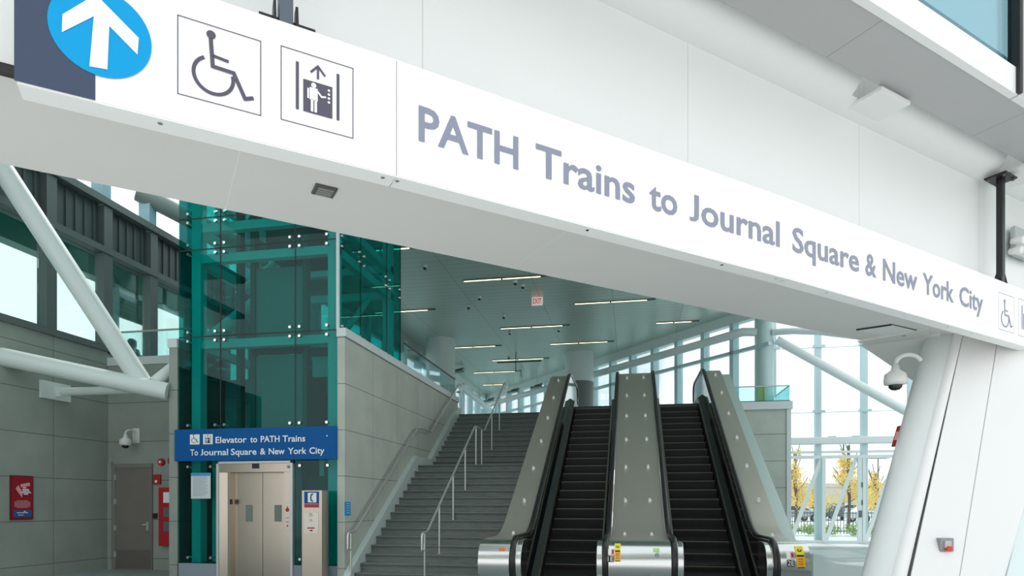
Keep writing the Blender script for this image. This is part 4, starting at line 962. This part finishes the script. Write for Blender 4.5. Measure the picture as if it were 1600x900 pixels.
# labels on the drums (upper front of the newel wrap)
def drum_label(parent, x, w, z0, z1, items):
    """z0..z1 heights on the drum's front"""
    a1 = math.asin(min(1, max(-1, (z1-cN[1])/rN_))); a0 = math.asin((z0-cN[1])/rN_)
    A0 = math.pi - a0   # angle of the lower edge on the front side
    return ArcFrame(x, cN, rN_, A0, .004), (a1-a0)*rN_
def label(parent, x, w, z0, z1, mats, draw, name):
    fr, h = drum_label(parent, x, w, z0, z1, None); m = MB()
    def cell(a0, b0, a1, b1, mi, l=0):
        n = 6
        for k in range(n): flat(m, fr, [(a0, b0+(b1-b0)*k/n), (a1, b0+(b1-b0)*k/n), (a1, b0+(b1-b0)*(k+1)/n), (a0, b0+(b1-b0)*(k+1)/n)], mi, l)
    draw(m, fr, w, h, cell); m.build(name, mats, parent, recalc=False)
def yel(m, fr, w, h, cell):
    cell(0, 0, w, h, 1); cell(0, h*.52, w, h, 0, .001); cell(w*.08, h*.46, w*.92, h*.54, 2, .002); cell(w*.08, 0, w*.92, h*.04, 2, .002)
    disc(m, fr, w*.5, h*.76, w*.26, 2, .003, 16); disc(m, fr, w*.5, h*.78, w*.15, 0, .004, 12)
    for q in (.34, .24, .14): cell(w*.2, h*q, w*.8, h*(q+.03), 3, .002)
def num(txt):
    def f(m, fr, w, h, cell):
        cell(0, h*.5, w*.55, h*.95, 0); cell(w*.6, h*.5, w, h*.95, 1); cell(0, 0, w, h*.42, 2, 0)
        cell(w*.66, h*.58, w*.92, h*.88, 3, .001)
        put_text(m, fr, txt, w*.08, h*.06, w*.84, h*.30, .0, 0, .003)
    return f
label(dm_, .025-.25+.0, .085, .67, .915, [YEL, ORG, INKB, RED], yel, 'warning_label')
label(dm_, -.33, .10, .66, .85, [INKW, INKP, INKB, RED], num('1E'), 'number_label')
label(dm_, .32, .09, .74, .86, [mat('mint', (.45,.7,.3), .5), mat('label_grey', (.25,.3,.3), .5)], lambda m, fr, w, h, cell: (cell(0, h*.55, w, h, 0), disc(m, fr, w*.6, h*.2, w*.38, 1, .001, 14)), 'round_label')
label(dr, 2.235, .11, .62, .905, [YEL, ORG, INKB, RED], yel, 'warning_label')
label(dr, 2.11, .10, .64, .84, [INKW, INKP, INKB, RED], num('2E'), 'number_label')
label(dl, -1.93, .09, .80, .84, [mat('red_orange', (.8,.15,.05), .5)], lambda m, fr, w, h, cell: cell(0, 0, w, h, 0), 'red_label')

# glazed opening in the concrete block
q0, q1 = onY(1172, 748, 22.4), onY(1206, 846, 22.4)
w6 = empty('window_6', (q0.x, 22.4, 1)); w6['kind'] = 'structure'
MB().box((q1.x-.14, 22.34, q1.z), (q1.x, 22.42, q0.z)).box((q0.x-.6, 22.34, q0.z-.12), (q1.x, 22.42, q0.z)).box((q0.x-.6, 22.34, q1.z), (q1.x, 22.42, q1.z+.1)).build('window_frame', STEELP, w6, .01)
MB().box((q0.x-.6, 22.385, q1.z+.1), (q1.x-.14, 22.39, q0.z-.12)).build('mirror_glass', mat('mirror_glass', (.25, .32, .30), .05, .9), w6)

# ================================================================== UPPER HALL contents
def column(x, y, r, z0, z1, label, band=None):
    e = empty('round_column', (x, y, z0), label, 'column', None)
    m = MB(); m.cyl((x, y, z0), (x, y, z1), r, n=40); m.build('shaft', COLP, e)
    if band: m = MB(); m.cyl((x, y, z0), (x, y, band), r+.01, n=40); m.build('dark_band', mat('band_grey', (.16,.18,.17), .5), e)
    return e
q = onZ(682, 525, 8.6); column(q.x, q.y+.6, .62, ZF, 8.6, 'thick round column beyond the glass balustrade above the stair wall')
q = onZ(904, 547, 8.6); column(q.x, q.y+.6, .66, ZF, 8.6, 'thick round column behind the left escalator newel', 7.2)
q = W(.394*23.3, 23.3, 0); column(q.x, q.y, .33, ZF, 10.6, 'slim pale column on the concrete block carrying white tube braces'); CQ = q
tag(MB().box((CQ.x-.28, CQ.y-.36, ZF+.3), (CQ.x-.05, CQ.y-.30, 5.75)).build('yellow_notice', mat('olive_yellow', (.45,.42,.08), .5), None, .01), 'yellow notice at the foot of the slim column on the block', 'notice')
brace(U(1213, 531, 23.0), U(1440, 656, 22.0), .155, 'pale tube brace falling from the slim column towards the leaning column', STEELP)
m = MB(); m.tube([U(1207, 519, 23.0), U(1240, 517, 22.6), U(1280, 518, 22.2), U(1330, 524, 21.5), U(1380, 530, 21)], .12, 16); tag(m.build('curved_tube', STEELP), 'curved pale tube running right from the top of the slim column', 'pipe')
m = MB(); m.tube([HW(18.5, 7.72, -.8), HW(-.3, 7.72, -.5), CQ+V(0, 0, 7.75)], .155, 16); tag(m.build('pipe_brace', STEELP), 'long pale tube along the right windows of the upper hall', 'pipe')
m = MB(); m.cyl((-8.9, 27, 7.9), (-8.6, c1.y-.6, 7.3), .17, n=16); tag(m.build('pipe_brace', STEELP), 'pale tube across the left windows at the far end of the hall', 'pipe')
# ceiling light strips
LS = [((724,438),(845,433),'nearest to the big white beam'), ((898,473.5),(1010.6,469.8),'right of the exit sign'), ((782,512.5),(879,509.5),'below the exit sign'),
      ((1025.6,504),(1080,503),'nearest to the right windows'), ((530,491),(669,485),'partly behind the glass tower'), ((705,543),(774,541),'just right of the left round column'),
      ((859.5,537),(949,534.6),'directly over the round column behind the escalator'), ((769,563),(849,560.5),'above the hanging fixtures'), ((740.6,582.6),(804,580),'second from the far end of the hall'),
      ((754,601),(786,601),'at the far end of the hall'), ((550,393),(640,388),'highest in view, beside the tower top')]
for (a, b, w_) in LS:
    p, q = onZ(*a, 8.585), onZ(*b, 8.585); y = (p.y+q.y)/2
    e = empty('ceiling_light', ((p.x+q.x)/2, y, 8.59), 'linear warm ceiling light '+w_, 'ceiling light', 'linear lights in the hall ceiling')
    xm = (p.x+q.x)/2
    MB().box((p.x-.02, y-.06, 8.575), (q.x+.3, y+.06, 8.6)).build('housing', DARKF, e)
    MB().box((p.x, y-.035, 8.57), (xm-.03, y+.035, 8.578)).build('tube', WARM, e); MB().box((xm+.03, y-.035, 8.57), (q.x, y+.035, 8.578)).build('tube', WARM, e)
# exit sign
q = U(839.5, 471, 22.0)
es = empty('exit_sign', q, 'small white exit sign with red letters hanging from the hall ceiling', 'sign')
MB().box((q.x-.19, q.y-.03, q.z-.14), (q.x+.19, q.y+.03, q.z+.14)).build('face', EXITM, es, .008)
MB().cyl((q.x, q.y, q.z+.14), (q.x, q.y, 8.6), .015, n=8).build('stem', SSR, es)
m = MB(); fr = Frame((q.x-.19, q.y-.03, q.z-.14), (1,0,0), (0,0,1)); put_text(m, fr, 'EXIT', .04, .06, .30, .17, .02); m.build('lettering', mat('exit_red', (.6,.01,.01), .5, emit=(1,.02,.02), es=.25), es, recalc=False)
# ceiling domes
for (u, v, w_) in ((664,420,'nearest the tower'), (805,444,'upper left of the exit sign'), (817,450,'just left of the exit sign'), (749,468,'pale, in the left ceiling'), (732,482,'lower, in the left ceiling'), (787,497,'tiny, in the middle'), (796.5,522,'below the middle light strip'), (873,518,'beside the middle light strip'), (795,560,'over the far light strips')):
    q = onZ(u, v, 8.5); e = empty('dome_fixture', q, 'small ceiling dome '+w_, 'ceiling fixture', 'small domes on the hall ceiling')
    MB().lathe(q, [(.07, .10), (.07, .04), (.06, .03)], 16).build('base', CAMW, e); MB().lathe(q, [(.055, .03), (.05, -.0), (.03, -.03), (0, -.035)], 16).build('dome', DOME, e)
# hanging bird-shaped fixtures (rod with tilted plates)
for (u, v, D_, w_) in ((715, 581, 33, 'leftmost, near the round column'), (723, 612, 36, 'low, at the left windows'), (765, 626, 40, 'lowest, at the far end'), (802, 612, 35, 'middle of the row'), (838.5, 605, 34, 'rightmost of the row'), (748, 568, 33, 'flat against the ceiling')):
    q = U(u, v, D_); e = empty('hanging_sign', q, 'small dark suspended fixture '+w_, 'ceiling fixture', 'suspended fixtures in the hall')
    MB().cyl(q, (q.x, q.y, 8.6), .015, n=6).build('rod', SSR, e)
    MB().obox(q, (1,0,.12), (0,1,0), (0,0,1), (-.32, -.2, -.03), (.30, .2, .03)).build('lower_plate', mat('fixture_grey', (.12,.16,.15), .4) if 'fixture_grey' not in bpy.data.materials else bpy.data.materials['fixture_grey'], e, .01)
    MB().obox(q+V(.05,0,.10), (1,0,.25), (0,1,0), (0,0,1), (-.15, -.15, -.02), (.28, .15, .02)).build('upper_plate', bpy.data.materials['fixture_grey'], e, .01)
q = U(806, 567, 30); e = empty('track_light', q, 'thin dark T-shaped ceiling track above the stair top', 'ceiling fixture')
MB().box((q.x-.9, q.y-.03, q.z+.02), (q.x+1.2, q.y+.03, q.z+.07)).build('bar', BLACK, e); MB().cyl(q+V(0,0,-.4), (q.x, q.y, 8.6), .02, n=8).build('stem', BLACK, e)
q = U(814, 588, 34); e = empty('pole_camera', q, 'small camera hanging on a short ceiling pole above the stair top', 'camera')
MB().cyl(q, (q.x, q.y, 8.6), .02, n=8).build('stem', BLACK, e); MB().lathe(q, [(0, .06), (.09, .05), (.1, 0), (.06, -.07), (0, -.1)], 14).build('dome', CAMW, e)

# ================================================================== person behind the rail
def person():
    q = onX(206.5, 545, -12.9)
    e = empty('person', (q.x, q.y, ZF), 'person in dark clothes standing behind the upper window left of the tower', 'person')
    me = bpy.data.meshes.new('body'); B = V(q.x, q.y, ZF)
    # standing, facing the tracks
    vs_ = [((0,0,.80),.13), ((0,-.01,.98),.12), ((0,-.01,1.22),.14), ((0,0,1.33),.055), ((0,.02,1.38),.08), ((0,.02,1.46),.08),
           ((.17,-.01,1.23),.06), ((.22,.0,.98),.045), ((.22,.10,.76),.035), ((-.17,-.01,1.23),.06), ((-.22,.0,.98),.045), ((-.22,.10,.76),.035),
           ((.08,.0,.76),.09), ((.09,.02,.42),.065), ((.09,0,.08),.045), ((.09,.13,.04),.04), ((-.08,.0,.76),.09), ((-.09,.02,.42),.065), ((-.09,0,.08),.045), ((-.09,.13,.04),.04)]
    ed = [(0,1),(1,2),(2,3),(3,4),(4,5),(2,6),(6,7),(7,8),(2,9),(9,10),(10,11),(0,12),(12,13),(13,14),(14,15),(0,16),(16,17),(17,18),(18,19)]
    me.from_pydata([tuple(B+Vector(p)) for p, _ in vs_], ed, []); me.materials.append(mat('dark_clothes', (.03, .05, .06), .8))
    o = bpy.data.objects.new('body', me); COL.objects.link(o)
    s = o.modifiers.new('skin', 'SKIN'); 
    if not me.skin_vertices: me.attributes
    bm = bmesh.new(); bm.from_mesh(me); lay = bm.verts.layers.skin.verify()
    for v_, (_, r) in zip(bm.verts, vs_): v_[lay].radius = (r, r)
    bm.verts.ensure_lookup_table(); bm.verts[0][lay].use_root = True; bm.to_mesh(me); bm.free()
    o.modifiers.new('sub', 'SUBSURF').levels = 1; o.modifiers['sub'].render_levels = 2
    o.parent = e; o.matrix_parent_inverse = wmat(e).inverted()
    m = MB(); m.lathe(B+V(0, .0, 1.41), [(.10, -.08), (.115, .0), (.11, .09), (.07, .145), (0, .16)], 18); m.build('hair', BLACK, e)
    m = MB(); m.lathe(B+V(0, .115, 1.40), [(.0, .03), (.018, 0), (0, -.02)], 8, 0, (0,1,0)); m.build('nose', mat('skin', (.5,.32,.24), .6), e)
person()

# ================================================================== OUTSIDE (right): gate, fence, cars, trees
YG = YC-.35
gt = empty('steel_gate', (7, YG, 0), 'pale steel gate frames with diagonal braces at the foot of the right windows', 'gate')
def gx(u): return onY(u, 787, YG).x
zt, zb2 = onY(1300, 714, YG).z, onY(1300, 847, YG).z
MB().box((5.25, YG-.04, zt-.06), (13, YG+.04, zt+.06)).build('top_rail', STEELP, gt)
MB().box((5.25, YG-.04, .02), (13, YG+.04, .14)).build('bottom_rail', STEELP, gt)
for (u0, u1) in ((1284, 1289.5), (1340, 1346), (1347.5, 1352)): MB().box((gx(u0), YG-.05, .05), (gx(u1), YG+.05, zt)).build('upright', STEELP, gt)
for (a, b) in (((1284, 716), (1238, 838)), ((1338, 716), (1291, 845)), ((1400, 716), (1353, 845))):
    p, q = onY(*a, YG), onY(*b, YG); d = (q-p).normalized(); n = d.cross(V(0,1,0)).normalized()
    MB().prism([p-n*.065, p+n*.065, q+n*.065, q-n*.065], (0, .06, 0)).build('diagonal', STEELP, gt)
for z in (1.45, 2.1): MB().box((gx(1346)-.02, YG-.07, z), (gx(1346)+.03, YG-.05, z+.18)).build('hinge', DARKF, gt)
MB().box((gx(1341)-.0, YG-.09, 1.0), (gx(1341)+.1, YG-.05, 1.25)).build('lock_box', DARKF, gt)
# fence
YFN = 34.0
fn = empty('railing_fence', (12, YFN, 0), 'dark picket fence between the forecourt and the car park', 'fence')
m = MB(); x = 6.0
while x < 18: m.box((x-.012, YFN-.012, 0), (x+.012, YFN+.012, 1.12)); x += .14
m.build('pickets', DARKF, fn)
for z in (.12, 1.02): MB().box((6, YFN-.02, z), (18, YFN+.02, z+.05)).build('rail', DARKF, fn)
x = 10.0; sh = []
GR1, GR2, YL1, YL2 = mat('hedge_green', (.42,.52,.14), .8), mat('leaf_green', (.26,.38,.14), .8), mat('leaf_yellow', (.92,.76,.28), .7), mat('leaf_gold', (.88,.62,.18), .7)
BARK = mat('bark', (.14,.11,.09), .9)
def leaves(m, c, rx, rz, n, s, mis=(0,1)):
    for _ in range(n):
        a, b, r = random.uniform(0, 2*math.pi), math.acos(random.uniform(-1, 1)), random.random()**.45
        p = Vector(c)+V(math.sin(b)*math.cos(a)*rx*r, math.sin(b)*math.sin(a)*rx*r, math.cos(b)*rz*r)
        d = Vector((random.gauss(0,1), random.gauss(0,1), random.gauss(0,1))).normalized(); e_ = d.orthogonal().normalized()*s; f_ = d.cross(e_)
        m.add([p-e_*.6, p-f_*.35, p+e_*.6, p+f_*.35], [(0,1,2,3)], random.choice(mis))
for i in range(9):
    xx_ = 7.6+i*.95; m = MB(); leaves(m, (xx_, 33.0+random.random()*.3, .28), .46, .30, 380, .08)
    tag(m.build('shrub', [GR1, GR2]), 'low yellow-green shrub at the foot of the picket fence', 'shrub', 'shrubs along the car park fence')
def tree(u, vtop, Y, h, w, label, mis=(0,1,0)):
    b = onY(u, 787, Y); e = empty('street_tree', (b.x, Y, 0), label, 'tree')
    m = MB(); m.tube([(b.x, Y, 0), (b.x+.05, Y, h*.35), (b.x-.03, Y, h*.7), (b.x, Y, h*.97)], .09, 8)
    for k in range(14):
        z = h*(.3+.045*k); a = random.uniform(0, 6.28); r = w*(1.1-.06*k)*.8
        m.tube([(b.x, Y, z), (b.x+math.cos(a)*r*.6, Y+math.sin(a)*r*.6, z+.5), (b.x+math.cos(a)*r, Y+math.sin(a)*r, z+1.0)], .025, 5)
    m.build('trunk', BARK, e)
    m = MB()
    for k in range(26):
        t = random.random()**1.2; rr2 = w*(1.0-.8*t); a = random.uniform(0, 6.28); leaves(m, (b.x+math.cos(a)*rr2*.62, Y+math.sin(a)*rr2*.62, h*(.30+.66*t)), rr2*.5+.16, h*.07+.06, 150, .095)
    m.build('foliage', [YL1, YL2, GR2], e)
tree(1326, 690, 42, 5.2, 1.35, 'tall yellow autumn tree in the car park, centre of the right windows')
tree(1243, 700, 44, 5.0, 1.1, 'yellow autumn tree beside the concrete block edge')
tree(1368, 745, 50, 3.8, 1.3, 'yellow autumn tree partly behind the leaning column')
tree(1272, 760, 62, 3.2, 1.6, 'low distant tree behind the parked cars')
def car(u, Y, rz, colr, label, kind='sedan'):
    b = onY(u, 787, Y); e = empty('car', (b.x, Y, -.05), label, 'car')
    PT = mat('car_paint_%d' % u, colr, .25, .2, coat=.6)
    if kind == 'truck': pr_ = [(-2.6,.35),(-2.65,.95),(-1.0,1.0),(-.85,1.62),(.55,1.65),(1.15,1.05),(2.5,.95),(2.65,.4)]; win = [(-.75,1.05),(-.68,1.55),(.5,1.57),(.98,1.06)]
    elif kind == 'suv': pr_ = [(-2.3,.35),(-2.35,.95),(-2.1,1.6),(.5,1.62),(1.15,1.05),(2.2,.9),(2.3,.4)]; win = [(-2.05,1.0),(-1.9,1.5),(.45,1.52),(.98,1.03)]
    else: pr_ = [(-2.2,.35),(-2.25,.85),(-1.5,.98),(-.9,1.42),(.4,1.44),(1.15,.98),(2.1,.82),(2.2,.4)]; win = [(-1.3,1.0),(-.82,1.36),(.36,1.38),(.98,1.0)]
    o = MB().prism([(x, -.88, z) for x, z in pr_], (0, 1.76, 0)).build('body', PT, None, .08)
    parts = [o, MB().prism([(x, -.90, z) for x, z in win], (0, 1.80, 0)).build('windows', mat('car_glass_%d' % u, (.03,.04,.05), .05), None)]
    for x in (-1.45, 1.4):
        for y in (-.92, .72): m = MB(); m.cyl((x, y, .33), (x, y+.2, .33), .33, n=20, mi=0); m.cyl((x, y-.01, .33), (x, y+.21, .33), .18, n=14, mi=1); parts.append(m.build('wheel', [RUBBER, SSR], None))
    for y in (-.6, .6): parts.append(MB().box((2.14 if kind != 'truck' else 2.5, y-.2, .62), (2.3 if kind != 'truck' else 2.68, y+.2, .75)).build('headlamp', INKW, None))
    for p in parts: p.parent = e
    e.rotation_euler.z = rz; return e
car(1272, 72, R(8), (.75,.76,.78), 'white pickup truck parked behind the fence, left in the car park', 'truck')
car(1306, 96, R(95), (.70,.72,.75), 'silver car parked nose-on beyond the white pickup', 'suv')
car(1300, 66, R(75), (.08,.10,.15), 'dark blue car parked behind the picket fence at centre', 'suv')
car(1366, 58, R(20), (.72,.73,.75), 'pale car parked by the leaning column', 'sedan')
car(1240, 60, R(15), (.35,.38,.42), 'grey car at the edge of the concrete block', 'sedan')
car(1328, 92, R(5), (.5,.52,.55), 'distant grey car behind the yellow tree', 'sedan')
tag(MB().box((-10, 128, -.1), (90, 140, 5.2)).box((-10, 127.8, 4.6), (90, 128, 5.3)).build('warehouse', mat('warehouse_beige', (.62,.55,.47), .8, noise=(.05,.05,(1,1,1)))), 'long low beige building across the far side of the car park', 'building')
for i, (u, Y, h) in enumerate(((1318, 70, 8.2), (1372, 100, 8.0))):
    b = onY(u, 787, Y); e = empty('lamp_post', (b.x, Y, 0), ['tall car park lamp post behind the central yellow tree', 'distant twin-head car park lamp post near the leaning column'][i], 'lamp post')
    MB().cyl((b.x, Y, 0), (b.x, Y, h), .12, .08, 10).build('pole', DARKF, e)
    MB().box((b.x-1.1, Y-.05, h-.05), (b.x+1.1, Y+.05, h+.05)).build('arm', DARKF, e)
    for s in (-1, 1): MB().box((b.x+s*1.1-.35, Y-.2, h), (b.x+s*1.1+.35, Y+.2, h+.15)).build('lamp_head', DARKF, e)
